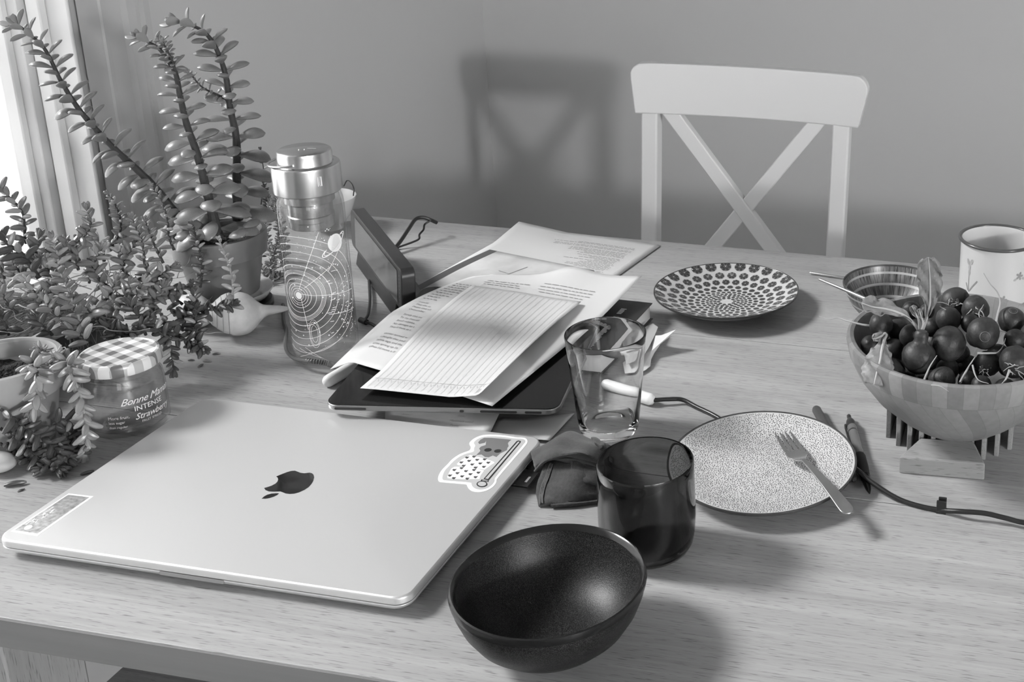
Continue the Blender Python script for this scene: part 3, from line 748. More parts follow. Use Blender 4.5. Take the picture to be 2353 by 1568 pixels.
while tries < 26000:
    tries += 1
    a = rs.uniform(0, 2*PI); r = math.sqrt(rs.random())*(R1 - .0035); x, y = r*math.cos(a), r*math.sin(a)
    k = (int(x//cell), int(y//cell)); ok = True
    for i in (-1, 0, 1):
        for j in (-1, 0, 1):
            for q in seen.get((k[0]+i, k[1]+j), ()):
                if (q[0]-x)**2 + (q[1]-y)**2 < (.00152)**2: ok = False
    if not ok: continue
    seen.setdefault(k, []).append((x, y))
    d = rs.uniform(.00044, .00066)
    ink.disc(x, y, d, d*rs.uniform(.8, 1.1), lambda u, v: (u, v, zf(math.hypot(u, v)) + .00016), 6)
tag(part('dot_print', ink, m_dot, sp, smooth=False), kind='stuff')

fpl = thing('plate', 'plate with a dark flower-rosette pattern near the chair', 'plate', (-.3784, 1.3233, T))
R2 = .0865; zf2 = plate_z(R2, .0062, .0222, .040)
part('plate_body', G().lathe(plate_prof(R2, .0062, .0222, .040), 96), m_por, fpl)
part('dark_rim', G().lathe([(R2 - .0012, .0222), (R2 - .0008, .0227), (R2 + .0002, .0227), (R2 + .0004, .0213), (R2 + .0001, .0205), (R2 - .0008, .0205)], 96, close=True), m_dot, fpl)
m_mid = mat('mid_print', .17, .25)
under = Ink(); petal = Ink(); eye = Ink()
pl2 = lambda dz: (lambda u, v: (u, v, zf2(math.hypot(u, v)) + dz))
nn = 27; r = .0800; row = 0
while r > .006:
    s = 2*PI*r/nn
    cnt = nn if s > .0052 else max(6, int(2*PI*r/.0056))
    for i in range(cnt):
        a = 2*PI*(i + .5*(row % 2))/cnt; x, y = r*math.cos(a), r*math.sin(a)
        sz = max(.0017, min(2*PI*r/cnt*.40, .0078))
        clipr = lambda u, v: (u, v) if math.hypot(u, v) < R2 - .0014 else (u*(R2-.0014)/math.hypot(u, v), v*(R2-.0014)/math.hypot(u, v))
        F = lambda dz: (lambda u, v: pl2(dz)(*clipr(u, v)))
        if sz > .0042:
            under.disc(x, y, sz*.98, sz*.98, F(.00014), 10)
            for k in range(7):
                b = a + 2*PI*k/7
                petal.disc(x + sz*.62*math.cos(b), y + sz*.62*math.sin(b), sz*.36, sz*.25, F(.00026), 8, b)
            petal.disc(x, y, sz*.26, sz*.26, F(.00026), 8); eye.disc(x, y, sz*.13, sz*.13, F(.00036), 6)
        else:
            petal.disc(x, y, sz*.95, sz*.95, F(.00022), 8)
    r -= max(.0044, s*.80 if s > .0052 else .0046); row += 1
part('rosette_ground', under, m_mid, fpl, smooth=False); part('rosette_petals', petal, m_dot, fpl, smooth=False)
part('rosette_eyes', eye, m_por, fpl, smooth=False)

# small striped bowl with two metal chopsticks
def banded(name):
    """dark brushed bands between pale rings: tone by height, streaks around the bowl"""
    m = bpy.data.materials.new(name); m.use_nodes = True; nt = m.node_tree; N = nt.nodes; L = nt.links
    b = N['Principled BSDF']; b.inputs['Roughness'].default_value = .32
    tc = N.new('ShaderNodeTexCoord'); sx = N.new('ShaderNodeSeparateXYZ'); L.new(tc.outputs['Object'], sx.inputs[0])
    at2 = N.new('ShaderNodeMath'); at2.operation = 'ARCTAN2'; L.new(sx.outputs[1], at2.inputs[0]); L.new(sx.outputs[0], at2.inputs[1])
    cb = N.new('ShaderNodeCombineXYZ'); mu = N.new('ShaderNodeMath'); mu.operation = 'MULTIPLY'; mu.inputs[1].default_value = 34
    L.new(at2.outputs[0], mu.inputs[0]); L.new(mu.outputs[0], cb.inputs[0])
    mz = N.new('ShaderNodeMath'); mz.operation = 'MULTIPLY'; mz.inputs[1].default_value = 60; L.new(sx.outputs[2], mz.inputs[0]); L.new(mz.outputs[0], cb.inputs[1])
    n = N.new('ShaderNodeTexNoise'); n.inputs['Scale'].default_value = 1; n.inputs['Detail'].default_value = 3; L.new(cb.outputs[0], n.inputs['Vector'])
    st = N.new('ShaderNodeMapRange'); st.inputs[1].default_value = .35; st.inputs[2].default_value = .72; st.inputs[3].default_value = .02; st.inputs[4].default_value = .24
    L.new(n.outputs['Fac'], st.inputs[0])
    fr = N.new('ShaderNodeMath'); fr.operation = 'MULTIPLY_ADD'; fr.inputs[1].default_value = 83; fr.inputs[2].default_value = .28; L.new(sx.outputs[2], fr.inputs[0])
    fc = N.new('ShaderNodeMath'); fc.operation = 'FRACT'; L.new(fr.outputs[0], fc.inputs[0])
    gt = N.new('ShaderNodeMapRange'); gt.inputs[1].default_value = .76; gt.inputs[2].default_value = .82; L.new(fc.outputs[0], gt.inputs[0])
    mx = N.new('ShaderNodeMix'); mx.data_type = 'FLOAT'; mx.inputs[3].default_value = .40
    L.new(gt.outputs[0], mx.inputs[0]); L.new(st.outputs[0], mx.inputs[2]); L.new(mx.outputs[0], b.inputs['Base Color'])
    return m
sb = thing('striped_bowl', 'small bowl with dark brushed stripes behind the radishes', 'bowl', (-.1776, 1.3178, T))
part('bowl_body', G().lathe([(0, .003), (.018, .003), (.0200, 0), (.0220, 0), (.0225, .004), (.0350, .0120), (.0470, .0270), (.0545, .0420), (.0572, .0515), (.0566, .0522), (.0556, .0515), (.0528, .0420), (.0450, .0280), (.0330, .0145), (.0200, .0085), (0, .0070)], 72), banded('brushed_bands'), sb)
part('dark_rim', G().lathe([(.0552, .0510), (.0558, .0524), (.0568, .0528), (.0577, .0520), (.0575, .0505)], 72, close=True), m_dot, sb)
m_steel = mat('steel', .62, .2, metal=1.0)
def stick(label, a, b, r0, r1):
    a = Vector(a); b = Vector(b); g = G().tube([a, a + (b-a)*.02, b], [r0*.6, r0, r1], 10)
    o = part('metal_chopstick', g, m_steel, None, loc=a, world=True); return tag(o, label, 'chopstick', 'pair of metal chopsticks')
stick('metal chopstick lying on the table behind the striped bowl', (-0.3027, 1.4489, 0.7422), (-0.2045, 1.4347, 0.7422), .0018, .0020)
stick('metal chopstick resting across the rim of the striped bowl', (-0.2604, 1.2962, 0.7975), (-0.1905, 1.2519, 0.7945), .0016, .0020)

# enamel mug
m_enamel = mat('white_enamel', .56, .22, spec=.5)
em = thing('enamel_mug', 'white enamel mug with dark rim and small flower prints', 'mug', (-.0645, 1.4395, T))
RE = .0455; HE = .0752
part('mug_body', G().lathe([(0, .002), (RE - .006, .0015), (RE - .002, .0005), (RE, .003), (RE, HE - .004), (RE + .0006, HE - .001), (RE - .0010, HE - .0005), (RE - .0018, HE - .004), (RE - .0018, .006), (RE - .005, .004), (0, .0035)], 72), m_enamel, em)
part('dark_rim', G().lathe([(RE + .0012 + .0024*math.cos(a*PI/6), HE - .0010 + .0021*math.sin(a*PI/6)) for a in range(12)], 72, close=True), mat('rim_dark', .07, .2), em)
part('handle', G().tube(smooth_path([(RE - .001, .004, .058), (RE + .014, .004, .060), (RE + .022, .004, .045), (RE + .018, .004, .026), (RE - .001, .004, .018)], 6), .0038, 10, flat=.6), m_enamel, em)
fa = math.atan2(-1.4395, .0645)
cyl = lambda x, y: ((RE + .00025)*math.cos(fa + x), (RE + .00025)*math.sin(fa + x), y)
m_p1 = mat('print_mid', .26, .3); m_p2 = mat('print_pale', .36, .3)
def cdraw(i, pts, w): i.draw(strip2([(q.x, q.y) for q in smooth_path([(a, b, 0) for a, b in pts], 4)], w), lambda x, y: cyl(x/.0455, y))
def petal_at(i, x, y, rx, ry, rot): i.disc(x, y, rx, ry, lambda a, b: cyl(a/.0455, b), 10, rot)
X = -.036
for pts, w in (([(X, .014), (X - .0005, .036)], .0009), ([(X + .0005, .014), (X + .006, .022), (X + .013, .031)], .0016), ([(X - .001, .015), (X - .005, .024)], .0013)):
    ink = Ink(); cdraw(ink, pts, w); part('tulip_leaf', ink, m_p1, em, smooth=False)
for (dx, dy, rot) in ((-.003, .052, 1.9), (.003, .053, 1.2), (0, .0455, 1.57), (0, .0390, 1.57)):
    ink = Ink(); petal_at(ink, X + dx, dy, .0040, .0021, rot); part('tulip_petal', ink, m_p2, em, smooth=False)
for cx_, cy_ in ((-.013, .010), (.010, .011), (.030, .040)):
    ink = Ink(); petal_at(ink, cx_, cy_, .0022, .0022, 0)
    for k in range(5): petal_at(ink, cx_ + .0034*math.cos(k*1.257), cy_ + .0034*math.sin(k*1.257), .0022, .0015, k*1.257)
    part('small_flower', ink, m_p1, em, smooth=False)
    for dx, rot in ((-.006, .4), (.006, -.5)):
        ink = Ink(); petal_at(ink, cx_ + dx, cy_ - .004, .0026, .0016, rot); part('small_leaf', ink, m_p2, em, smooth=False)

# fork on the dotted plate
fk = thing('fork', 'steel dinner fork resting on the dotted plate', 'fork', (-0.2043, 0.9584, 0.7625))
A, Bm, E_ = Vector((-0.2353, 1.0103, 0.7565)), Vector((-0.2022, 0.9507, 0.7658)), Vector((-0.1471, 0.8799, 0.7625))
O = Vector(fk.location)
d1 = (Bm - A); d1n = Vector((d1.x, d1.y, 0)).normalized(); side = Vector((0, 0, 1)).cross(d1n).normalized()
d2n = (E_ - Bm); L2 = d2n.length; d2n.normalize(); side2 = Vector((0, 0, 1)).cross(d2n).normalized()
cA = A.lerp(Bm, .5)
def slab(rows, th):
    """rows of (centre, side vector, half width): a strip with thickness"""
    g = G(); v = []; f = []
    for c, s, w in rows:
        for sg in (-1, 1):
            for z in (0, -th): v.append(c + s*w*sg + Vector((0, 0, z)))
    n = len(rows)
    for i in range(n - 1):
        a, b = 4*i, 4*(i+1)
        f += [(a, b, b+2, a+2), (a+1, a+3, b+3, b+1), (a, a+1, b+1, b), (a+2, b+2, b+3, a+3)]
    f += [(0, 2, 3, 1), (4*(n-1), 4*(n-1)+1, 4*(n-1)+3, 4*(n-1)+2)]
    return g.add(v, f)
m_fork = mat('fork_steel', .5, .22, metal=1.0)
root_c = A + d1*.60 + Vector((0, 0, -.0035))
for k in (-1.5, -.5, .5, 1.5):
    rows = []
    for i in range(7):
        t = i/6; c = (A + side*k*.0049).lerp(root_c + side*k*.0049, t) + Vector((0, 0, -.0006*math.sin(PI*t)))
        rows.append((c, side, lerp(.0006, .00185, min(1, t*1.3))))
    part('tine', slab(rows, .0012), m_fork, fk, world=True, bevel=.0003)
rows = []
for i in range(9):
    t = i/8; c = root_c.lerp(Bm, t) + Vector((0, 0, -.0022*math.sin(PI*t*.9)))
    w = lerp(.0094, .0026, max(0, (t - .35)/.65)**.8) if t > .35 else .0094
    rows.append((c, side.lerp(side2, t).normalized(), w))
part('head', slab(rows, .0013), m_fork, fk, world=True, bevel=.0004)
rows = []
for i in range(33):
    t = i/24*.93 if i <= 24 else .93 + .07*(i - 24)/8; c = Bm + d2n*L2*t + Vector((0, 0, .0022*math.sin(PI*t)))
    w = lerp(.0026, .0062, min(1, t*1.15)**1.1)
    if t > .93: w *= math.sqrt(max(.02, 1 - ((t - .93)/.07)**2))
    rows.append((c, side2, w))
part('handle', slab(rows, .0016), m_fork, fk, world=True, bevel=.0005)

# pens by the plate
m_blk = mat('black_plastic', .02, .35); m_gry = mat('smoky_plastic', .12, .25, spec=.6)
a, b = Vector((-0.2192, 1.0860, 0.7446)), Vector((-0.1571, 0.9612, 0.7446)); d = (b - a)
mk = thing('marker', 'dark grey marker pen half under the dotted plate', 'pen', a)
part('cap', G().tube([a, a + d*.012, a + d*.03, a + d*.40], [.0022, .0038, .0046, .0046], 16), mat('marker_grey', .05, .4), mk, world=True)
part('barrel', G().tube([a + d*.40, a + d*.405, a + d*.95, a + d*.985, b], [.0046, .0043, .0043, .0036, .002], 16), m_blk, mk, world=True)
a, b = Vector((-0.1838, 1.0765, 0.7456)), Vector((-0.1404, 0.9414, 0.7450)); d = (b - a)
pn = thing('ballpoint_pen', 'dark click ballpoint pen with a rubber grip beside the plate', 'pen', a)
part('button', G().tube([a, a + d*.01, a + d*.07], [.0016, .0022, .0022], 12), m_blk, pn, world=True)
part('top_cap', G().tube([a + d*.06, a + d*.09, a + d*.13, a + d*.17], [.0026, .0042, .0050, .0050], 16), m_blk, pn, world=True)
part('barrel', G().tube([a + d*.17, a + d*.55], [.0048, .0047], 16), m_gry, pn, world=True)
part('ring', G().tube([a + d*.235, a + d*.245], [.0050, .0050], 16), m_blk, pn, world=True)
part('grip', G().tube([a + d*.55, a + d*.57, a + d*.70, a + d*.80], [.0050, .0056, .0055, .0048], 16), mat('grip_rubber', .012, .7), pn, world=True)
part('tip', G().tube([a + d*.80, a + d*.85, a + d*.95, b], [.0046, .0040, .0026, .0008], 14), m_steel if False else mat('tip_dark', .03, .2, metal=.8), pn, world=True)
s = Vector((d.y, -d.x, 0)).normalized()
part('clip', G().tube([a + d*.13 + s*.0056, a + d*.18 + s*.0062, a + d*.42 + s*.0056], .0011, 6), m_blk, pn, world=True)

# white inline capsule and its black cable
m_wplast = mat('white_plastic', .72, .35)
m_cable = mat('cable_black', .018, .32)
kb = thing('power_cable', 'black cable with a white capsule running under the dotted plate', 'cable', (-0.3805, 1.0617, 0.7460))
a, b = Vector((-0.4432, 1.0830, 0.7462)), Vector((-0.3799, 1.0615, 0.7462)); d = b - a
part('white_capsule', G().tube([a, a + d*.03, a + d*.08, a + d*.92, a + d*.97, b], [.002, .0050, .0062, .0062, .0050, .002], 16), m_wplast, kb, world=True)
cp = smooth_path([(-0.3816, 1.0624, 0.7460), (-0.3674, 1.0677, 0.7460), (-0.3536, 1.0719, 0.7450), (-0.3368, 1.0645, 0.7430), (-0.3097, 1.0491, 0.7422), (-.2633, 1.0127, T + .0022), (-.2287, 1.0166, T + .0022), (-.1985, 1.0026, T + .0022), (-.1795, .975, T + .0035), (-0.1676, 0.9764, 0.7500), (-0.1547, 0.9641, 0.7525), (-0.1398, 0.9533, 0.7485), (-0.1164, 0.9414, 0.7435), (-0.0964, 0.9353, 0.7422), (-0.0760, 0.9317, 0.7430), (-0.0581, 0.9272, 0.7470), (-0.0389, 0.9272, 0.7480), (-0.0210, 0.9262, 0.7465), (-0.0025, 0.9231, 0.7460), (0.0338, 0.9281, 0.7430)], 8)
part('wire', G().tube(cp, .0022, 10), m_cable, kb, world=True)
c = Vector((-0.0760, 0.9324, 0.7430))
part('cable_clip', G().box(c + Vector((0, -.0012, .003)), (.0085, .0022, .0125)).box(c + Vector((.0005, .0032, .004)), (.0070, .0020, .0125)).box(c + Vector((0, .001, -.0022)), (.0085, .0062, .0018)), m_blk, kb, world=True, bevel=.0004)
# white marker end at the tablet's left
a, b = Vector((-0.7190, 1.0204, 0.7466)), Vector((-0.7124, 1.0623, 0.7466)); d = b - a
wp = thing('white_pen', 'rounded white pen end beside the tablet corner', 'pen', a)
part('pen_body', G().tube([a, a + d*.04, a + d*.10, a + d*.2, b], [.0015, .0048, .0062, .0066, .0066], 16), m_wplast, wp, world=True)
# ------------------------------------------------------------------ wooden bowl of radishes on a slatted trivet
def staves(name):
    """laminated wood: blocks round the rim and slanted staves below, by angle and height; fine grain"""
    m = bpy.data.materials.new(name); m.use_nodes = True; nt = m.node_tree; N = nt.nodes; L = nt.links
    b = N['Principled BSDF']; b.inputs['Roughness'].default_value = .5; b.inputs['Specular IOR Level'].default_value = .35
    tc = N.new('ShaderNodeTexCoord'); sx = N.new('ShaderNodeSeparateXYZ'); L.new(tc.outputs['Object'], sx.inputs[0])
    an = N.new('ShaderNodeMath'); an.operation = 'ARCTAN2'; L.new(sx.outputs[1], an.inputs[0]); L.new(sx.outputs[0], an.inputs[1])
    def mth(op, a, bb=None, c=None):
        n = N.new('ShaderNodeMath'); n.operation = op
        for i, q in enumerate((a, bb, c)):
            if q is None: continue
            if isinstance(q, (int, float)): n.inputs[i].default_value = q
            else: L.new(q, n.inputs[i])
        return n.outputs[0]
    up = mth('GREATER_THAN', sx.outputs[2], .0615)
    a1 = mth('MULTIPLY', an.outputs[0], 7.6)
    a2 = mth('ADD', mth('MULTIPLY', an.outputs[0], 6.1), mth('MULTIPLY', sx.outputs[2], 34.0))
    mixa = mth('ADD', mth('MULTIPLY', a1, up), mth('MULTIPLY', mth('ADD', a2, 40.0), mth('SUBTRACT', 1.0, up)))
    cell = mth('FLOOR', mixa); fr = mth('FRACT', mixa)
    wn = N.new('ShaderNodeTexWhiteNoise'); wn.noise_dimensions = '1D'; L.new(cell, wn.inputs['W'])
    tone = mth('MULTIPLY_ADD', wn.outputs['Value'], .09, .155)
    edge = mth('MULTIPLY', mth('MINIMUM', fr, mth('SUBTRACT', 1.0, fr)), 22.0)
    edge = mth('MULTIPLY_ADD', mth('MINIMUM', edge, 1.0), .18, .82)
    band = mth('ABSOLUTE', mth('SUBTRACT', sx.outputs[2], .0615)); band = mth('MULTIPLY_ADD', mth('MINIMUM', mth('MULTIPLY', band, 1600.0), 1.0), .2, .8)
    no = N.new('ShaderNodeTexNoise'); no.inputs['Scale'].default_value = 160; no.inputs['Detail'].default_value = 4; L.new(tc.outputs['Object'], no.inputs['Vector'])
    gr = mth('MULTIPLY_ADD', no.outputs['Fac'], .4, .8)
    L.new(mth('MULTIPLY', mth('MULTIPLY', tone, edge), mth('MULTIPLY', band, gr)), b.inputs['Base Color'])
    return m
WBx, WBy, WBz = -.0750, 1.0350, T + .0362
wb = thing('wooden_bowl', 'round laminated wooden bowl heaped with radishes', 'bowl', (WBx, WBy, WBz))
R = .1045; Hb = .0858
part('bowl_body', G().lathe([(0, 0), (.040, 0), (.0435, .0012), (.058, .0120), (.078, .0300), (.0930, .0500), (.1012, .0680), (.1040, .0810), (.1036, .0845), (.1010, .0858), (.0975, .0850), (.0955, .0810), (.0925, .0680), (.0845, .0500), (.0705, .0320), (.0520, .0170), (.030, .0100), (0, .0090)], 96), staves('laminated_bamboo'), wb)
m_slat = wood('trivet_wood', .20, .28, axis=1, fine=240)
tv = thing('slat_trivet', 'wooden slat trivet under the radish bowl', 'trivet', (-.082, 1.075, T))
cx, cy, rt = -.0835, 1.088, .068
k = 0; x = -.1405
while x < -.024:
    dy = math.sqrt(max(0, rt*rt - (x - cx)**2))
    part('slat', G().box2((x - .0022, cy - dy, T), (x + .0022, cy + dy, T + .0358)), m_slat, tv, world=True, bevel=.0006, smooth=False); x += .0116
p0, p1 = (-0.1212, 0.9888, 0.7400), (-0.0435, 0.9936, 0.7400)
part('cross_bar', G().add([(p0[0], p0[1], T), (p1[0], p1[1], T), (p1[0] - .004, p1[1] + .036, T), (p0[0] + .006, p0[1] + .036, T),
                           (p0[0], p0[1], T + .0172), (p1[0], p1[1], T + .0172), (p1[0] - .014, p1[1] + .030, T + .022), (p0[0] + .016, p0[1] + .030, T + .022)],
                          [(3,2,1,0),(4,5,6,7),(0,1,5,4),(1,2,6,5),(2,3,7,6),(3,0,4,7)]), wood('bar_wood', .20, .28, axis=0, fine=240), tv, world=True, bevel=.0015, smooth=False)
m_rad = mat('radish_skin', .032, .46, spec=.35, vary=(85, .65), bump=(420, .3, .0009))
m_root = mat('radish_root', .34, .6)
m_rstem = mat('radish_stem', .42, .5)
m_rleaf = mat('radish_leaf', .20, .55, vary=(90, .25), bump=(260, .5, .001))
m_dirt = mat('root_dirt', .05, .9, bump=(900, .8, .001))
RAD = [(-.1478,1.0283,.8680,.0112),(-.1544,1.0149,.8520,.0095),(-.1335,1.0402,.8591,.0101),(-.1184,1.0166,.8650,.0106),(-.1070,.9885,.8582,.0154),
 (-.1016,1.0464,.8619,.0089),(-.0829,1.0039,.8668,.0155),(-.0873,1.0396,.8746,.0119),(-.1263,1.0800,.8627,.0091),(-.0845,1.0791,.8754,.0144),
 (-.0643,1.0615,.8776,.0133),(-.0529,1.0051,.8800,.0146),(-.0670,1.0407,.8719,.0091),(-.0306,1.0493,.8750,.0127),(-.0259,1.0189,.8700,.0097),
 (-.0234,.9853,.8643,.0143),(-.0473,1.0023,.8520,.0116),(-.0845,.9747,.8450,.0121),(-.1295,.9863,.8440,.0108),(-.1343,1.0180,.8480,.0115),
 (-.0831,1.0066,.8400,.0105),(-.0631,.9883,.8400,.0092),(-.1109,1.0760,.8651,.0074),(-.0096,1.0333,.8700,.0125),(-.0039,1.0014,.8598,.0122)]
toc = Vector((0, 0, 1.33)) - Vector((-.08, 1.03, .86)); toc.normalize()
UP = Vector((0, 0, 1))
# direction of each radish's leaf end, whether it has a neck, root hairs, and what sets it apart
info = {0: ((.3, -.8, -.4), True, 0, 'radish with a drooping leaf at the upper left of the heap'),
        4: ((.05, .15, 1), True, 1, 'large necked radish with two tall leaves at the front left'),
        9: ((-.4, .8, .5), False, 8, 'dirt-caked radish with tangled roots nearest the striped bowl'),
        10: ((-.6, -.3, .5), False, 7, 'radish with soil-caked roots nearest the enamel mug'),
        11: ((.15, -.9, .15), False, 3, 'big pale-scarred radish on top at the right'),
        6: ((.2, .9, .5), False, 0, 'large smooth round radish at the centre of the heap'),
        17: ((.1, -.75, .6), False, 3, 'scarred radish at the front rim of the bowl'),
        15: ((.2, .6, .8), False, 8, 'hairy-rooted radish at the right edge of the photograph'),
        16: ((.3, .5, .7), False, 8, 'dark radish with branching roots in front of the big one'),
        13: ((.1, -.3, 1), False, 2, 'round radish with a small ring scar below the mug'),
        7: ((.2, .3, -1), False, 1, 'radish with a thin curled root behind the central one'),
        1: ((-.2, -.6, .6), False, 2, 'small wrinkled radish at the left inner wall of the bowl')}
plain = {2: 'dark radish between the drooping leaf and the tall leaves', 3: 'half-hidden radish just left of the necked one', 5: 'small radish directly behind the tall leaf stalks', 8: 'small radish at the back left rim',
         12: 'small radish tucked behind the big scarred one', 14: 'small dark radish under the ring-scarred one', 18: 'radish low against the front left wall under the leaf', 19: 'dark radish low behind the drooping leaf',
         20: 'dark radish deep below the central one', 21: 'low radish at the front rim beside a pale root', 22: 'smallest radish at the back behind the leaf stalks', 23: 'radish half cut off at the right of the photograph', 24: 'radish at the far right lower corner of the heap'}
def radish(i, x, y, z, r):
    ax, neck, hairs, lab = info.get(i, ((math.sin(i*2.1), math.cos(i*1.3), .5*math.sin(i)), False, i % 2, plain.get(i)))
    rs = random.Random(100 + i)
    ax = Vector(ax).normalized(); q = UP.rotation_difference(ax); M = q.to_matrix()
    t = thing('radish', lab, 'radish', (x, y, z - r), 0, 'radishes in the wooden bowl')
    sq = 1.0 + (.08 if i in (6, 17) else 0)*rs.random()
    prof = [(0, -1.02), (.16, -1.0), (.5, -.86), (.80, -.58), (.97, -.2), (1.0, .1), (.93, .42), (.72, .70), (.48, .86)]
    prof += [(.40, 1.0), (.42, 1.20), (.41, 1.42), (.30, 1.56), (0, 1.60)] if neck else [(.30, .95), (.20, .99), (.13, 1.02), (0, 1.0)]
    g = G().lathe([(a*r, b*r*sq) for a, b in prof], 20)
    for k, p in enumerate(g.v):
        w = 1 + .03*math.sin(3*math.atan2(p[1], p[0]) + i) ; g.v[k] = (p[0]*w, p[1]*w, p[2])
    g.xf(lambda p: M @ p + Vector((0, 0, r)))
    part('root_bulb', g, m_rad, t)
    tip = M @ Vector((0, 0, -r*1.0)) + Vector((0, 0, r))
    for k in range(hairs):
        d = (M @ Vector((rs.uniform(-.9, .9), rs.uniform(-.9, .9), -1))).normalized(); base = tip + (M @ Vector((rs.uniform(-.3, .3)*r, rs.uniform(-.3, .3)*r, r*.08)))
        if i in (9, 10): d = (toc*.5 + Vector((rs.uniform(-1, 1), rs.uniform(-.6, .3), rs.uniform(-.6, .5)))).normalized(); base = Vector((0, 0, r)) + (toc + Vector((rs.uniform(-.5, .3), 0, rs.uniform(-.4, .2)))).normalized()*r*.97
        if i in (15, 16): d = (toc*.4 + Vector((rs.uniform(-1, 1), -.2, rs.uniform(-.9, .3)))).normalized(); base = Vector((0, 0, r)) + (toc + Vector((rs.uniform(-.7, .3), 0, rs.uniform(-.9, -.1)))).normalized()*r*.96
        ln = r*rs.uniform(.5, 1.1); pts = [base]
        for s in range(4): pts.append(pts[-1] + d*ln/4 + Vector((rs.uniform(-1, 1), rs.uniform(-1, 1), rs.uniform(-1, 1)))*ln*.08)
        part('root_hair', G().tube(pts, [.0006, .0005, .0004, .0003, .0002], 5), m_root, t)
    if i in (9, 10, 16):
        c = Vector((0, 0, r)) + (toc + Vector((-.15, 0, -.25))).normalized()*r*.80
        g = G()
        for s in range(26): g.ball(c + Vector((rs.uniform(-1, 1), rs.uniform(-.6, .6), rs.uniform(-1, .8)))*r*.42, r*rs.uniform(.05, .16), 6, 4)
        tag(part('soil_crumbs', g, m_dirt, t), kind='stuff')
    if i in (11, 17, 13):
        c = Vector((0, 0, r)) + ax*r*.99; g = G()
        for rad_ in (.10, .20, .31): g.tube([c + M @ Vector((rad_*r*math.cos(a*PI/8), rad_*r*math.sin(a*PI/8), -.5*rad_*rad_*r)) for a in range(17)], r*.022, 5, False)
        part('leaf_scar', g, mat('radish_scar', .13, .6), t)
    return t
rads = [radish(i, *q) for i, q in enumerate(RAD)]
# the lower layer glimpsed through the gaps
for k, (x, y, z, r) in enumerate(((-.140, 1.055, .842, .011), (-.112, 1.030, .834, .012), (-.100, 1.062, .838, .012), (-.065, 1.020, .838, .011), (-.040, 1.040, .842, .012), (-.062, 1.072, .846, .011), (-.020, 1.060, .850, .011), (-.105, .992, .826, .012), (-.030, .985, .836, .011), (-.010, 1.015, .842, .011), (-.118, 1.000, .830, .010), (-.050, .966, .848, .009), (-.0735, 1.0235, .849, .009), (-.0600, 1.0000, .838, .009), (-.0950, 1.0180, .842, .009), (-.0300, 1.0150, .846, .010))):
    ax = Vector((math.sin(k*1.7), math.cos(k*2.3), .3)).normalized(); M = UP.rotation_difference(ax).to_matrix()
    g = G().lathe([(a*r, b*r) for a, b in ((0, -1.02), (.5, -.86), (.80, -.58), (.97, -.2), (1.0, .1), (.93, .42), (.72, .70), (.42, .90), (.2, .98), (0, 1.0))], 16)
    g.xf(lambda p: M @ p); o = part('radish', g, m_rad, None, loc=(x, y, z)); tag(o, 'half-hidden radish in the lower layer of the bowl', 'radish', 'radishes in the wooden bowl')
def leafmesh(path, width, n=14, m=8, curl=.25, crinkle=.002, seed=1, nrm=None):
    """leaf blade along a 3-D path with scalloped edge; returns G"""
    rs = random.Random(seed); P = smooth_path(path, 9); K = len(P); nrm = Vector(nrm)
    v = []; f = []
    for k, p in enumerate(P):
        t = k/(K-1); tg = (P[min(k+1, K-1)] - P[max(k-1, 0)]).normalized(); s = tg.cross(nrm).normalized(); u = s.cross(tg).normalized()
        q = min(1, t/.62); w = width*(.10 + .90*q*q*(3 - 2*q))*(1 if t < .74 else .30 + .70*math.sqrt(max(0, 1 - ((t - .74)/.27)**2)))
        w *= 1 + .055*math.sin(k*1.15 + seed)
        for j in range(m + 1):
            a = 2*j/m - 1
            v.append(p + s*w*a + u*(curl*width*(a*a) - crinkle*math.cos(a*6 + k*.55)*abs(a)))
    for k in range(K-1):
        for j in range(m): f.append((k*(m+1)+j, k*(m+1)+j+1, (k+1)*(m+1)+j+1, (k+1)*(m+1)+j))
    return G().add(v, f)
def rleaf(owner, path, stalk_end, width, seed, nrm, curl=.25):
    stalk = path[:stalk_end + 1]; blade = path[stalk_end - 1:] if stalk_end > 0 else path
    o = part('leaf', leafmesh(blade, width, seed=seed, nrm=nrm, curl=curl), m_rleaf, owner, world=True, solid=.0004)
    sp_ = smooth_path(path, 5); n = len(sp_)
    rib = part('leaf_stalk', G().tube([p + Vector(nrm)*.0004 for p in sp_], [lerp(.0017, .0004, k/(n-1)) for k in range(n)], 7), m_rstem, owner, world=True)
    return o
nb = rads[4]; tocn = tuple(toc)
rleaf(nb, [(-0.1077, 1.0043, 0.8750), (-0.1034, 0.9959, 0.8900), (-0.0997, 0.9865, 0.9100), (-0.0992, 0.9797, 0.9270), (-0.0997, 0.9745, 0.9430), (-0.1006, 0.9663, 0.9610)], 2, .0105, 2, tocn, .15)
rleaf(nb, [(-0.1102, 1.0088, 0.8740), (-0.1166, 1.0070, 0.8830), (-0.1275, 1.0105, 0.8880), (-0.1414, 1.0111, 0.8910), (-0.1529, 1.0085, 0.8930), (-0.1624, 1.0057, 0.8970)], 2, .0095, 3, (.1, -.5, .85), .3)
rleaf(nb, [(-0.1094, 1.0081, 0.8740), (-0.1100, 1.0036, 0.8860), (-0.1137, 1.0064, 0.8920), (-0.1177, 1.0081, 0.8980)], 2, .0035, 4, tocn)
rleaf(nb, [(-0.1086, 1.0083, 0.8740), (-0.1070, 1.0047, 0.8850), (-0.1093, 1.0054, 0.8920), (-0.1107, 1.0052, 0.8970)], 2, .0022, 5, tocn)
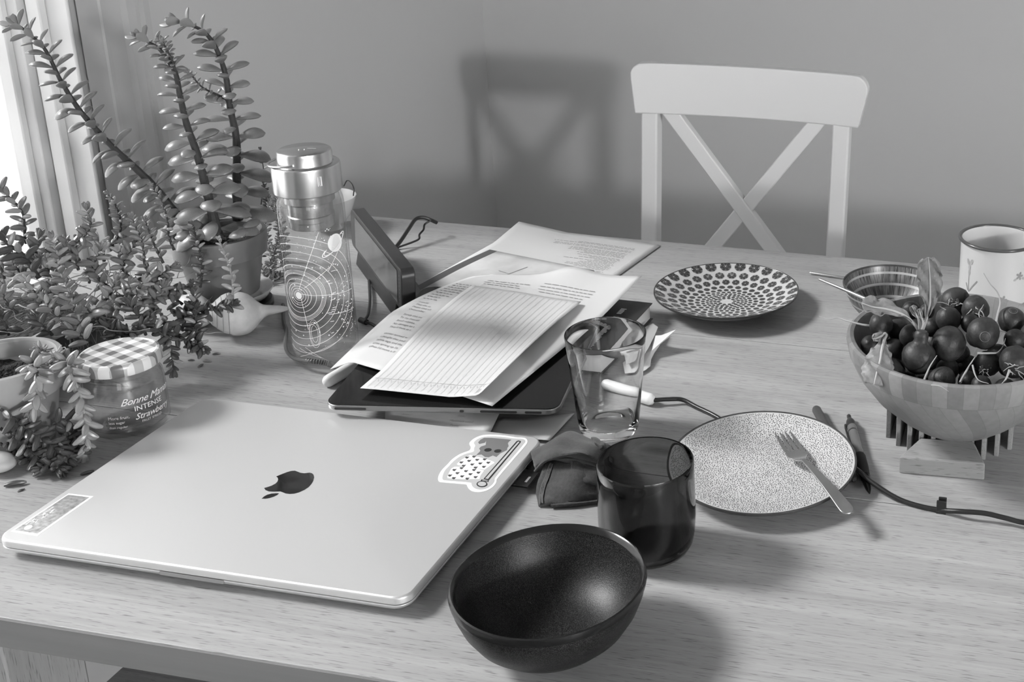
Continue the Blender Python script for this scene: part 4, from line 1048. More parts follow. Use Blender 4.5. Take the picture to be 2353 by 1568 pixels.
rleaf(rads[0], [(-0.1396, 1.0067, 0.8680), (-0.1396, 0.9915, 0.8680), (-0.1390, 0.9776, 0.8660), (-0.1384, 0.9648, 0.8620), (-0.1393, 0.9528, 0.8560), (-0.1404, 0.9469, 0.8480)], 1, .0130, 7, (.2, -.8, .5), -.25)
rleaf(rads[0], [(-0.1404, 1.0062, 0.8690), (-0.1441, 0.9941, 0.8710), (-0.1483, 0.9862, 0.8720)], 1, .0045, 8, (.2, -.7, .6))
# long loose roots of their own radish
def root(owner, pts, r0, name='tap_root'):
    P = smooth_path(pts, 5); n = len(P); part(name, G().tube(P, [lerp(r0, r0*.25, k/(n-1)) for k in range(n)], 6), m_root, owner, world=True)
root(rads[0], [(-0.1552, 1.0271, 0.8660), (-0.1670, 1.0247, 0.8680), (-0.1793, 1.0252, 0.8700), (-0.1878, 1.0269, 0.8710), (-0.1945, 1.0199, 0.8720), (-0.2044, 1.0223, 0.8730)], .0011)
root(rads[10], [(-0.0437, 1.0276, 0.8800), (-0.0429, 1.0400, 0.8850), (-0.0419, 1.0491, 0.8920), (-0.0450, 1.0529, 0.9000), (-0.0521, 1.0525, 0.9080), (-0.0585, 1.0515, 0.9180)], .0011)
root(rads[13], [(-0.0438, 1.0299, 0.8790), (-0.0418, 1.0255, 0.8760), (-0.0314, 1.0229, 0.8740)], .0012)
root(rads[17], [(-0.0901, 0.9749, 0.8680), (-0.0949, 0.9705, 0.8600), (-0.0976, 0.9634, 0.8540), (-0.0990, 0.9543, 0.8500)][::-1], .0012)
root(rads[21], [(-0.0579, 0.9833, 0.8660), (-0.0619, 0.9805, 0.8590), (-0.0659, 0.9750, 0.8520), (-0.0684, 0.9672, 0.8480)][::-1], .0014)
root(rads[17], [(-0.0894, 0.9286, 0.8625), (-0.0818, 0.9259, 0.8635), (-0.0742, 0.9230, 0.8610)], .0006)
root(rads[16], [(-0.0558, 0.9811, 0.8710), (-0.0451, 0.9836, 0.8710), (-0.0385, 0.9870, 0.8710), (-0.0348, 0.9971, 0.8730), (-0.0336, 1.0065, 0.8760)], .0010)
root(rads[15], [(-0.0268, 0.9611, 0.8680), (-0.0294, 0.9585, 0.8600), (-0.0337, 0.9541, 0.8560)], .0013)
root(rads[16], [(-0.0592, 0.9790, 0.8600), (-0.0561, 0.9665, 0.8580), (-0.0516, 0.9570, 0.8570), (-0.0431, 0.9511, 0.8580)], .0009)

# ------------------------------------------------------------------ folded dark cloth
m_cloth = mat('charcoal_cloth', .058, .95, spec=.1, sheen=.25, bump=(1700, .7, .0008), vary=(400, .2))
cl = thing('cloth', 'crumpled charcoal grey cloth with a stitched seam by the dark cup', 'cloth', (-0.4093, 0.9060, 0.7400))
LAT = {}
def blob(cpts, name, th=.0016):
    """smooth sheet through a small lattice of points"""
    nu, nv = len(cpts[0]), len(cpts)
    rows = [smooth_path(r, 6) for r in cpts]; cols = []
    for k in range(len(rows[0])): cols.append(smooth_path([r[k] for r in rows], 6))
    v = []; f = []; a, b = len(cols), len(cols[0])
    rs = random.Random(len(name))
    for i, c in enumerate(cols):
        for j, q in enumerate(c): v.append((q[0], q[1], q[2] + .0011*math.sin(i*.55 + j*.35) + .0007*math.sin(j*.9 - i*.2)))
    for i in range(a - 1):
        for j in range(b - 1): f.append((i*b+j, i*b+j+1, (i+1)*b+j+1, (i+1)*b+j))
    pts = [Vector(q) for q in v]; o = part(name, G().add(v, f), m_cloth, cl, world=True, solid=th); LAT[name] = (pts, a, b); return o
# lower flap lying on the table
blob([[(-0.4256, 0.9041, 0.7600), (-0.4105, 0.9020, 0.7640), (-0.3925, 0.8981, 0.7660), (-0.3734, 0.9004, 0.7620)],
      [(-0.4282, 0.8958, 0.7500), (-0.4096, 0.8892, 0.7550), (-0.3872, 0.8841, 0.7580), (-0.3678, 0.8902, 0.7540)],
      [(-0.4265, 0.8820, 0.7440), (-0.4066, 0.8765, 0.7470), (-0.3856, 0.8744, 0.7490), (-0.3657, 0.8870, 0.7450)],
      [(-0.4157, 0.8628, 0.7416), (-0.4043, 0.8658, 0.7422), (-0.3868, 0.8716, 0.7428), (-0.3630, 0.8840, 0.7420)]], 'lower_flap')
# upper fold: hooded roll
blob([[(-0.4546, 0.9356, 0.7460), (-0.4408, 0.9437, 0.7500), (-0.4255, 0.9565, 0.7540), (-0.4049, 0.9583, 0.7520), (-0.3884, 0.9594, 0.7480)],
      [(-0.4492, 0.9229, 0.7560), (-0.4306, 0.9227, 0.7700), (-0.4142, 0.9338, 0.7740), (-0.3946, 0.9363, 0.7680), (-0.3815, 0.9446, 0.7580)],
      [(-0.4422, 0.9115, 0.7580), (-0.4222, 0.9094, 0.7740), (-0.4034, 0.9112, 0.7780), (-0.3843, 0.9150, 0.7740), (-0.3718, 0.9218, 0.7640)],
      [(-0.4372, 0.9038, 0.7560), (-0.4140, 0.8942, 0.7740), (-0.3947, 0.8930, 0.7780), (-0.3791, 0.8977, 0.7740), (-0.3653, 0.9048, 0.7640)],
      [(-0.4363, 0.9037, 0.7500), (-0.4226, 0.8980, 0.7660), (-0.4044, 0.8979, 0.7710), (-0.3867, 0.8992, 0.7700), (-0.3673, 0.9053, 0.7600)]], 'upper_fold')
g = G().tube(smooth_path([(-0.4360, 0.9022, 0.7505), (-0.4219, 0.8965, 0.7665), (-0.4037, 0.8964, 0.7715), (-0.3861, 0.8977, 0.7705), (-0.3667, 0.9038, 0.7605)], 6), .0016, 8)
part('hem', g, m_cloth, cl, world=True)
g = G().tube(smooth_path([(-0.4049, 0.8637, 0.7430), (-0.3860, 0.8698, 0.7436), (-0.3623, 0.8822, 0.7428)], 6), .0015, 8); part('hem', g, m_cloth, cl, world=True)
blob([[(-0.3996, 0.8977, 0.7670), (-0.3881, 0.8973, 0.7670), (-0.3742, 0.8985, 0.7630)], [(-0.3967, 0.8920, 0.7620), (-0.3842, 0.8890, 0.7620), (-0.3702, 0.8900, 0.7590)], [(-0.3931, 0.8867, 0.7570), (-0.3815, 0.8837, 0.7560), (-0.3680, 0.8858, 0.7540)]], 'inner_fold')
blob([[(-0.3959, 0.9356, 0.7700), (-0.3878, 0.9340, 0.7710), (-0.3818, 0.9312, 0.7680)], [(-0.3865, 0.9188, 0.7760), (-0.3798, 0.9203, 0.7760), (-0.3760, 0.9208, 0.7710)], [(-0.3815, 0.9141, 0.7740), (-0.3766, 0.9139, 0.7730), (-0.3745, 0.9205, 0.7670)]], 'rolled_corner')
m_seam = mat('seam_dark', .022, .9)
fp_, fa_, fb_ = LAT['lower_flap']
def onflap(u, v, dz):
    """point on the lower flap: u across, v down, lifted by dz"""
    x = min(max(u, 0), .999)*(fa_ - 1); y = min(max(v, 0), .999)*(fb_ - 1); i, j = int(x), int(y); a, b = x - i, y - j
    q = fp_[i*fb_+j]*(1-a)*(1-b) + fp_[(i+1)*fb_+j]*a*(1-b) + fp_[i*fb_+j+1]*(1-a)*b + fp_[(i+1)*fb_+j+1]*a*b
    return q + Vector((0, -.3, 1)).normalized()*dz
K = 24; sv = []
uc = lambda t: lerp(.17, .075, t)
for k in range(K + 1):
    t = k/K; sv += [onflap(uc(t) - .032, .10 + .89*t, .0014), onflap(uc(t) + .032, .10 + .89*t, .0014)]
part('seam_tape', G().add(sv, [(2*k, 2*k+1, 2*k+3, 2*k+2) for k in range(K)]), m_seam, cl, world=True, solid=.0005)
g = G(); rs = random.Random(4)
for k in range(46):
    t = k/46; j = rs.uniform(-.006, .006)
    g.tube([onflap(uc(t) - .030, .11 + .87*t + j, .0019), onflap(uc(t), .118 + .87*t, .0024), onflap(uc(t) + .030, .124 + .87*t - j, .0019)], .00028, 5)
for sgn in (-1, 1): g.tube([onflap(uc(k/30) + sgn*.034, .10 + .89*k/30, .0017 + .0003*(k % 2)) for k in range(31)], .0005, 5)
tag(part('stitching', g, mat('thread_grey', .12, .8), cl, world=True), kind='stuff')
# thin-walled glass: lets light straight through, mirrors by angle
def thin_glass(name, tint, ior=1.5):
    m = bpy.data.materials.new(name); m.use_nodes = True; nt = m.node_tree; nt.nodes.remove(nt.nodes['Principled BSDF'])
    tr = nt.nodes.new('ShaderNodeBsdfTransparent'); tr.inputs[0].default_value = (tint, tint, tint, 1)
    gl = nt.nodes.new('ShaderNodeBsdfGlossy'); gl.inputs['Roughness'].default_value = .03
    fz = nt.nodes.new('ShaderNodeLayerWeight'); fz.inputs[0].default_value = .5; ms = nt.nodes.new('ShaderNodeMixShader')
    pw = nt.nodes.new('ShaderNodeMath'); pw.operation = 'POWER'; pw.inputs[1].default_value = 3.5; nt.links.new(fz.outputs['Facing'], pw.inputs[0])
    ma = nt.nodes.new('ShaderNodeMath'); ma.operation = 'MULTIPLY_ADD'; ma.inputs[1].default_value = .55; ma.inputs[2].default_value = .04; nt.links.new(pw.outputs[0], ma.inputs[0])
    nt.links.new(ma.outputs[0], ms.inputs[0]); nt.links.new(tr.outputs[0], ms.inputs[1]); nt.links.new(gl.outputs[0], ms.inputs[2])
    nt.links.new(ms.outputs[0], nt.nodes['Material Output'].inputs[0]); MATS[name] = m; return m
m_thin = thin_glass('thin_glass', .94); m_thinj = thin_glass('thin_jar_glass', .90)
# ------------------------------------------------------------------ jam jar
jar = thing('jam_jar', 'empty glass jam jar with a gingham checked lid', 'jar', (-.8592, .9151, T))
m_jar = mat('jar_glass', .93, .02, trans=1, ior=1.4)
part('jar_glass', G().lathe([(0, .0015), (.024, .0010), (.0300, 0), (.0335, .0012), (.0350, .0045), (.0352, .012), (.0352, .036), (.0350, .044), (.0340, .0515), (.0322, .0560), (.0318, .0600), (.0318, .0690), (.0305, .0690), (.0303, .0590), (.0310, .0550), (.0328, .0505), (.0336, .0440), (.0338, .012), (.0330, .0055), (.028, .0040), (0, .0045)], 64), m_thinj, jar)
def gingham(name, ang, cell):
    m = bpy.data.materials.new(name); m.use_nodes = True; nt = m.node_tree; N = nt.nodes; L = nt.links; b = N['Principled BSDF']; b.inputs['Roughness'].default_value = .28
    tc = N.new('ShaderNodeTexCoord'); mp = N.new('ShaderNodeMapping'); mp.inputs['Rotation'].default_value = (0, 0, ang); mp.inputs['Scale'].default_value = (1/cell,)*3
    L.new(tc.outputs['Object'], mp.inputs['Vector']); sx = N.new('ShaderNodeSeparateXYZ'); L.new(mp.outputs[0], sx.inputs[0])
    def band(o):
        f = N.new('ShaderNodeMath'); f.operation = 'FRACT'; L.new(o, f.inputs[0]); g = N.new('ShaderNodeMath'); g.operation = 'GREATER_THAN'; g.inputs[1].default_value = .5; L.new(f.outputs[0], g.inputs[0]); return g.outputs[0]
    ad = N.new('ShaderNodeMath'); L.new(band(sx.outputs[0]), ad.inputs[0]); L.new(band(sx.outputs[1]), ad.inputs[1])
    mr = N.new('ShaderNodeMapRange'); mr.inputs[2].default_value = 2; mr.inputs[3].default_value = .68; mr.inputs[4].default_value = .14; L.new(ad.outputs[0], mr.inputs[0])
    L.new(mr.outputs[0], b.inputs['Base Color']); return m
part('lid', G().lathe([(.0335, .0630), (.0352, .0632), (.0360, .0645), (.0358, .0705), (.0350, .0735), (.0340, .0748), (.0322, .0752), (.0312, .0744), (.0300, .0738), (0, .0742), (0, .0720), (.033, .0715)], 72), gingham('gingham', .30, .0165), jar)
ja = math.atan2(-.9151, .8592)
jc = lambda x, y: (.0356*math.cos(ja + x/.0356), .0356*math.sin(ja + x/.0356), y)
m_lab = mat('white_print', .72, .5)
ink = Ink(); ink.draw(text2('Bonne Maman', .0098, shear=.5, space=.92), jc, -.0065, .0345); part('lettering', ink, m_lab, jar, smooth=False)
ink = Ink(); ink.draw(text2('INTENSE', .0072), jc, .0045, .0268); part('lettering', ink, m_lab, jar, smooth=False)
ink = Ink(); ink.draw(text2('Strawberry', .0085, shear=.4, space=.95), jc, .0040, .0182); part('lettering', ink, m_lab, jar, smooth=False)
ink = Ink(); ink.draw(text2('FRUIT SPREAD', .0032), jc, .0095, .0140); part('lettering', ink, mat('print_dim', .5, .5), jar, smooth=False)
ink = Ink()
for k, (s, z) in enumerate((('More fruit,', .0042), ('less sugar', .0036), ('than regular', .0032))): ink.draw(text2(s, z), jc, -.0185, .0215 - k*.0046)
part('lettering', ink, mat('print_dim', .5, .5), jar, smooth=False)

# ------------------------------------------------------------------ glass bottle with steel cap
bt = thing('glass_bottle', 'tall glass bottle with planet line-art and a steel cap', 'bottle', (-.7631, 1.0933, T))
part('bottle_glass', G().lathe([(0, .0030), (.022, .0022), (.0290, 0), (.0318, .0016), (.0334, .0060), (.0335, .020), (.0335, .172), (.0328, .1795), (.0310, .1850), (.0290, .1880), (.0272, .1880), (.0272, .1850), (.0295, .1815), (.0310, .1740), (.0314, .165), (.0315, .022), (.0305, .0130), (.025, .0100), (0, .0090)], 64), m_thin, bt)
m_st2 = mat('brushed_steel', .58, .26, metal=1.0)
part('strainer', G().lathe([(.0215, .1495), (.0222, .150), (.0222, .157), (.0232, .1578), (.0232, .163), (.0222, .1640), (.0222, .176), (.0250, .178), (.0250, .1880), (.0240, .1880), (.0238, .179), (.0210, .177), (.0205, .150)], 48, close=True), m_st2, bt)
cap = part('cap', G().lathe([(.0262, .1885), (.0325, .1885), (.0335, .1895), (.0337, .2155), (.0333, .2178), (.0322, .2186), (.0272, .2190), (.0268, .2200), (.0268, .2290), (.0262, .2318), (.0245, .2330), (0, .2334)], 64), m_st2, bt)
hp = []
ha = math.atan2(-1.0933, .7631)
for i in range(15):
    a = ha + .55 - 1.0 - (PI*1.0)*i/14
    rr_ = .0275 + .0085*math.sin(PI*i/14)
    hp.append((rr_*math.cos(a) , rr_*math.sin(a), .2225 - .004*math.sin(PI*i/14)))
part('carry_loop', G().tube(smooth_path(hp, 3), .0012, 8), m_st2, bt)
ink = Ink()
for x, y, l, a in ((-.003, -.004, .006, -1.0), (.002, -.002, .005, -1.0), (.0035, .001, .009, .2)):
    ink.draw(strip2([(0, 0), (l*math.cos(a), l*math.sin(a))], .0007), lambda u, v: (u, v, .23345), x, y)
part('cap_mark', ink, m_lab, bt, smooth=False)
ink = Ink(); cc = lambda x, y: (.03385*math.cos(ha + x/.03385), .03385*math.sin(ha + x/.03385), y)
for x in (.010, .0135): ink.draw(strip2([(x, .2005), (x, .2105)], .0011), cc)
ink.draw(strip2([(.0115, .2100), (.0122, .2105), (.0129, .2100), (.0129, .2012), (.0122, .2007), (.0115, .2012)], .0005, True), cc)
part('cap_mark', ink, m_lab, bt, smooth=False)
# white line art printed on the glass: sun, orbits, planets, star dots
m_art2 = mat('bottle_print', .80, .6)
bc = lambda x, y: (.03368*math.cos(ha + x/.03368), .03368*math.sin(ha + x/.03368), y)
ink = Ink(); cxx, czz = -.0225, .0830
XR = .034
def okp(p): return abs(p[0]) < .046 and .012 < p[1] < .170
for rad_, w in ((.0052, .0004), (.0080, .0004), (.0105, .0004), (.0135, .0005), (.0185, .0004), (.0240, .0005), (.0252, .0003), (.0265, .0003), (.0278, .0004), (.0335, .0006), (.0405, .0004), (.0480, .0004), (.0560, .0005), (.0640, .0005)):
    seg = []
    for i in range(121):
        a = 2*PI*i/120; p = (cxx + rad_*math.cos(a), czz + rad_*math.sin(a)*1.02)
        if okp(p): seg.append(p)
        else:
            if len(seg) > 2: ink.draw(strip2(seg, w), bc)
            seg = []
    if len(seg) > 2: ink.draw(strip2(seg, w), bc)
ink.disc(cxx, czz, .0036, .0040, bc, 16)
for (a, b) in (((-.022, .088), (.005, .152)), ((.010, .108), (.028, .133)), ((-.020, .085), (.040, .078)), ((.006, .060), (.040, .056)), ((-.020, .080), (-.016, .045)), ((-.015, .092), (.012, .112))):
    ink.draw(strip2([(lerp(a[0], b[0], i/10), lerp(a[1], b[1], i/10)) for i in range(11)], .0005), bc)
part('orbit_print', ink, m_art2, bt, smooth=False)
ink = Ink()   # ringed planet
ink.disc(.0215, .1365, .0088, .0098, bc, 24)
part('planet_print', ink, m_art2, bt, smooth=False)
ink = Ink()
for rx, w in ((.0175, .0010), (.0150, .0006)):
    pts = [(.0205 + rx*math.cos(a)*math.cos(.62) - .0040*math.sin(a)*math.sin(.62), .1345 + rx*math.cos(a)*math.sin(.62) + .0040*math.sin(a)*math.cos(.62)) for a in [2*PI*i/48 for i in range(48)] if not (.25*PI < a < .72*PI)]
    pts = pts[12:] + pts[:12] if False else pts
    seg = [(.0205 + rx*math.cos(a)*math.cos(.62) - .0040*math.sin(a)*math.sin(.62), .1345 + rx*math.cos(a)*math.sin(.62) + .0040*math.sin(a)*math.cos(.62)) for a in [PI*.72 + (2*PI - .47*PI)*i/40 for i in range(41)]]
    ink.draw(strip2(seg, w), bc)
part('planet_print', ink, m_art2, bt, smooth=False)
ink = Ink()   # second planet low on the glass, folded star chart lines
for rx in (.0100, .0085, .0060):
    ink.draw(strip2([(-.010 + rx*.55*math.cos(a), .0400 + rx*1.6*math.sin(a)) for a in [2*PI*i/36 for i in range(36)]], .0003, True), bc)
for (a, b) in (((-.030, .022), (-.006, .012)), ((-.030, .012), (.018, .030)), ((-.022, .024), (.0, .008))): ink.draw(strip2([(lerp(a[0], b[0], i/8), lerp(a[1], b[1], i/8)) for i in range(9)], .0004), bc)
part('planet_print', ink, m_art2, bt, smooth=False)
ink = Ink(); rs = random.Random(13)
for k in range(230):
    x = rs.uniform(-.036, .040); y = rs.uniform(.020, .160)
    if rs.random() < .5: x = rs.uniform(.012, .042); y = rs.uniform(.03, .105)
    s = rs.choice((.0003, .0004, .0005, .0008)); ink.disc(x, y, s, s, bc, 5)
for k in range(26):
    x = rs.uniform(.004, .036); y = rs.uniform(.035, .115); a = rs.uniform(-.2, .2); ink.draw(strip2([(0, 0), (rs.uniform(.002, .005), 0)], .0006), bc, x, y, a)
tag(part('star_print', ink, m_art2, bt, smooth=False), kind='stuff')
# grey charging lead looping round the bottle foot
m_lead = mat('lead_grey', .10, .45)
ld = thing('charging_lead', 'grey charging lead curving round the foot of the bottle', 'cable', (-0.7673, 1.0592, 0.7460))
part('wire', G().tube(smooth_path([(-0.8878, 1.1986, 0.7430), (-0.8565, 1.1541, 0.7430), (-0.8379, 1.1316, 0.7440), (-0.8167, 1.0988, 0.7450), (-0.7967, 1.0742, 0.7470), (-0.7749, 1.0575, 0.7500), (-0.7579, 1.0508, 0.7530), (-0.7502, 1.0515, 0.7530)], 8), .0020, 8), m_lead, ld, world=True)
pl = smooth_path([(-0.7618, 1.0520, 0.7525), (-0.7496, 1.0506, 0.7535), (-0.7390, 1.0520, 0.7525), (-0.7324, 1.0546, 0.7500), (-0.7259, 1.0551, 0.7480)], 8)
for k in range(2, 20, 2): part('strain_relief_ring', G().tube([pl[k], pl[k] + (pl[k+1]-pl[k])*.7], .0027, 10), m_lead, ld, world=True)
part('plug', G().tube(pl[20:], .0034, 12), mat('plug_grey', .16, .4), ld, world=True)

# ------------------------------------------------------------------ dark display leaning on its wire stand
dv = thing('display_device', 'dark slim display standing beside the bottle', 'display', (-.811, 1.2715, T))
Nn, Ff = Vector((-.722, 1.178, 0)), Vector((-.900, 1.365, 0)); e1 = (Ff - Nn); DL = e1.length; e1.normalize()
nf_ = Vector((-e1.y, e1.x, 0)); nf_ = nf_ if nf_.x < 0 and nf_.y < 0 else -nf_
def dq(x, z, d=0.0): return Nn + e1*x - nf_*d + Vector((0, 0, T + z)) - nf_*z*.06
g = G(); ol = rr(DL, .050, .010, 6, DL/2, .043)
n = len(ol); g.add([dq(x, z, 0) for x, z in ol] + [dq(x, z, .016) for x, z in ol], [tuple(range(n)), tuple(reversed(range(n, 2*n)))] + [(i, n+i, n+(i+1) % n, (i+1) % n) for i in range(n)])
part('case', g, mat('device_black', .03, .4), dv, world=True, bevel=.0012)
g = G(); ol = rr(DL - .044, .040, .001, 2, DL/2 - .004, .043); n = len(ol)
g.add([dq(x, z, -.0004) for x, z in ol], [tuple(range(n))])
part('screen', g, mat('device_screen', .10, .14, spec=.6, vary=(40, .3)), dv, world=True)
g = G()
for k in range(9): 
    z = .025 + k*.0042; g.add([dq(.0075, z, -.0005), dq(.0085, z, -.0005), dq(.0085, z + .0024, -.0005), dq(.0075, z + .0024, -.0005)], [(0, 1, 2, 3)])
part('edge_marks', g, mat('mark_grey', .3, .5), dv, world=True, smooth=False)
g = G().add([dq(.03, 0, -.002), dq(DL - .03, 0, -.002), dq(DL - .03, .024, .002), dq(.03, .024, .002), dq(.03, 0, .05), dq(DL - .03, 0, .05), dq(DL - .03, .028, .016), dq(.03, .028, .016)], [(0, 3, 2, 1), (4, 5, 6, 7), (0, 1, 5, 4), (3, 7, 6, 2), (0, 4, 7, 3), (1, 2, 6, 5)])
part('stand_foot', g, mat('device_foot', .015, .5), dv, world=True, bevel=.002)
ws = thing('wire_stand', 'bent black wire stand behind the display', 'stand', (-0.8567, 1.3943, 0.7420))
part('thick_wire', G().tube(smooth_path([(-0.8534, 1.3789, 0.7430), (-0.8525, 1.4052, 0.7520), (-0.8527, 1.4298, 0.7620), (-0.8524, 1.4478, 0.7690), (-0.8464, 1.4568, 0.7690), (-0.8383, 1.4625, 0.7640), (-0.8343, 1.4700, 0.7580)], 6), [.0026]*37, 8), m_blk, ws, world=True)
part('thin_wire', G().tube(smooth_path([(-0.8374, 1.4608, 0.7640), (-0.8433, 1.4544, 0.7600), (-0.8403, 1.4448, 0.7560), (-0.8402, 1.4336, 0.7530), (-0.8366, 1.4253, 0.7500), (-0.8422, 1.4201, 0.7470), (-0.8520, 1.4121, 0.7440), (-0.8594, 1.4024, 0.7425)], 6), .0014, 8), m_blk, ws, world=True)
part('base_wire', G().tube([(-0.8529, 1.3713, 0.7416), (-0.8572, 1.3952, 0.7416), (-0.8585, 1.4085, 0.7416)], .0016, 8), m_blk, ws, world=True)
dl = thing('device_lead', 'black lead lying under the display by the papers', 'cable', (-0.7586, 1.1714, 0.7430))
part('wire', G().tube(smooth_path([(-0.8292, 1.2881, 0.7440), (-0.7934, 1.2302, 0.7450), (-0.7719, 1.1904, 0.7460), (-0.7650, 1.1717, 0.7460), (-0.7570, 1.1707, 0.7440), (-0.7411, 1.1619, 0.7430)], 6), .0018, 8), m_cable, dl, world=True)
part('plug', G().tube([(-0.7731, 1.1758, 0.7450), (-0.7624, 1.1708, 0.7450)], .0034, 10), m_blk, dl, world=True)
# little white dish at the far corner
ds = thing('white_dish', 'small white dish behind the bottle cap', 'dish', (-.995, 1.462, T))
part('dish_body', G().lathe([(0, .004), (.016, .003), (.018, 0), (.020, 0), (.021, .006), (.033, .022), (.040, .044), (.0402, .0455), (.0390, .0455), (.0380, .044), (.031, .024), (.018, .009), (0, .008)], 40), m_por, ds)
part('wire_handle', G().tube(smooth_path([(-0.9707, 1.4705, 0.8000), (-0.9713, 1.4810, 0.8050), (-0.9596, 1.4727, 0.8040), (-0.9499, 1.4615, 0.8000), (-0.9523, 1.4625, 0.7900)], 6), .0008, 6), m_blk, ds, world=True)

# ------------------------------------------------------------------ shells
m_shell = mat('shell_white', .44, .5, vary=(120, .08), bump=(200, .2, .001))
m_groove = mat('shell_groove', .22, .6)
def whorl_shell(name, label, A, B, R, prof, grooves):
    A = Vector(A); B = Vector(B); ax = B - A; Ln = ax.length; axn = ax.normalized(); q = UP.rotation_difference(axn).to_matrix()
    t = thing(name, label, 'shell', (A.x, A.y, T))
    g = G(); v = []; f = []; n = 28; rows = smooth_path([(a, b, 0) for a, b in prof], 5)
    for k, p in enumerate(rows):
        for i in range(n):
            th = 2*PI*i/n; r = p.y*R*(1 + .10*math.cos(th - 1.2)*(1 if p.x > .3 else .3)); off = .006*math.sin(th)*(p.x)
            v.append(A + q @ Vector((r*math.cos(th), r*math.sin(th), p.x*Ln + off)))
    for k in range(len(rows)-1):
        for i in range(n): j = (i+1) % n; f.append((k*n+i, k*n+j, (k+1)*n+j, (k+1)*n+i))
    f.append(tuple(reversed(range(n)))); f.append(tuple((len(rows)-1)*n+i for i in range(n)))
    zmin = min(p.z for p in v); dz = T + .0003 - zmin
    v = [p + Vector((0, 0, dz)) for p in v]
    part('shell_body', g.add(v, f), m_shell, t, world=True)
    for gx_, rr2 in grooves:
        part('suture', G().tube([A + Vector((0, 0, dz)) + q @ Vector((rr2*R*(1 + .03*math.cos(a))*math.cos(a), rr2*R*math.sin(a), gx_*Ln + .006*math.sin(a)*gx_)) for a in [2*PI*i/24 for i in range(25)]], .00035, 5, False), m_groove, t, world=True)
    return t
whorl_shell('conch_shell', 'white spiral conch shell in front of the clay pot', (-0.9092, 1.0967, 0.7560), (-0.8510, 1.1501, 0.7480), .0245,
            [(0, .06), (.03, .28), (.06, .42), (.075, .49), (.11, .58), (.135, .67), (.18, .78), (.21, .86), (.29, .95), (.42, 1.0), (.52, .92), (.60, .72), (.67, .46), (.74, .28), (.84, .22), (.95, .16), (1.0, .10)], ((.068, .46), (.122, .625), (.195, .82), (.27, .935)))
whorl_shell('shell', 'pale rounded shell half hidden left of the conch', (-0.9742, 1.1399, 0.7560), (-0.9232, 1.1074, 0.7520), .0185,
            [(0, .1), (.1, .6), (.3, .95), (.5, 1.0), (.75, .8), (.95, .35), (1.0, .1)], ())
# ------------------------------------------------------------------ plants
def leaf_unit(name, wmax, thick, shape, n=8, k=8):
    """unit succulent leaf along +X, flat side up (+Z)"""
    v = []; f = []
    for i in range(k + 1):
        t = i/k; w, c = shape(t)
        for j in range(n):
            a = 2*PI*j/n; v.append((t, w*wmax*math.cos(a), c + w**.8*thick*math.sin(a)))
    for i in range(k):
        for j in range(n): q = (j+1) % n; f.append((i*n+j, (i+1)*n+j, (i+1)*n+q, i*n+q))
    f.append(tuple(range(n))); f.append(tuple(reversed([k*n+j for j in range(n)])))
    return G().add(v, f)
def jade_shape(t):
    w = .16 + .84*math.sin(PI*min(1, max(0, (t - .04)/.98))**1.25)**.75 if t > .06 else .16
    if t > .93: w *= max(.15, math.sqrt(max(0, 1 - ((t - .93)/.075)**2)))
    return w, .10*math.sin(PI*t*.9)
def bean_shape(t):
    return max(.10, math.sin(PI*(.04 + .92*t)**.9)**.55), .05*math.sin(PI*t)
m_jade = mat('jade_leaf', .175, .36, spec=.5, vary=(60, .2), sss=.0)
m_jadey = mat('jade_leaf_young', .22, .42, spec=.4)
m_sed = mat('sedum_leaf', .150, .30, spec=.6, vary=(120, .25))
m_sed2 = mat('sedum_leaf_pale', .26, .32, spec=.6, vary=(120, .2))
m_sed3 = mat('sedum_leaf_dark', .065, .30, spec=.6, vary=(120, .2))
m_stem = mat('stem_brown', .038, .75, bump=(300, .6, .001))
m_stemp = mat('stem_pale', .24, .6)
def unit(name, g, m):
    me = me_from(name, g); me.materials.append(m); return me
JADE = unit('jade_leaf', leaf_unit('j', .285, .115, jade_shape, 10, 10), m_jade)
JADEY = unit('jade_leaf_young', leaf_unit('j', .27, .09, jade_shape, 8, 8), m_jadey)
BEAN = [unit('sedum_leaf', leaf_unit('b', .225, .195, bean_shape, 8, 7), m) for m in (m_sed, m_sed2, m_sed3)]
def place_leaf(me, parent, org, base, d, up, ln, wid=1.0, store=None):
    d = Vector(d).normalized(); up = Vector(up); s = up.cross(d); s = s.normalized() if s.length > 1e-5 else d.orthogonal().normalized(); u = d.cross(s).normalized()
    M = Matrix(((d.x, s.x, u.x), (d.y, s.y, u.y), (d.z, s.z, u.z))) @ Matrix.Diagonal((ln, ln*wid, ln*wid))
    M = Matrix.Translation(Vector(base) - org) @ M.to_4x4()
    if store is None: return share('leaf', me, parent, M)
    store.append((me, M, ln)); return None
def frame(path, k):
    n = len(path); t = (path[min(k+1, n-1)] - path[max(k-1, 0)]).normalized()
    a = Vector((0, 1, 0)); u = (a - t*a.dot(t)); u = u.normalized() if u.length > 1e-4 else t.orthogonal().normalized()
    return t, u, t.cross(u)
def resample(P, step):
    """points along the path every step(t) metres; returns (point, tangent index fraction)"""
    L = [0]
    for a, b in zip(P, P[1:]): L.append(L[-1] + (b-a).length)
    out = []; s = 0
    while s < L[-1]:
        k = max(i for i in range(len(L)) if L[i] <= s); k = min(k, len(P)-2)
        q = (s - L[k])/max(1e-9, L[k+1]-L[k]); out.append((P[k].lerp(P[k+1], q), k, s/L[-1])); s += step(s/L[-1])
    return out

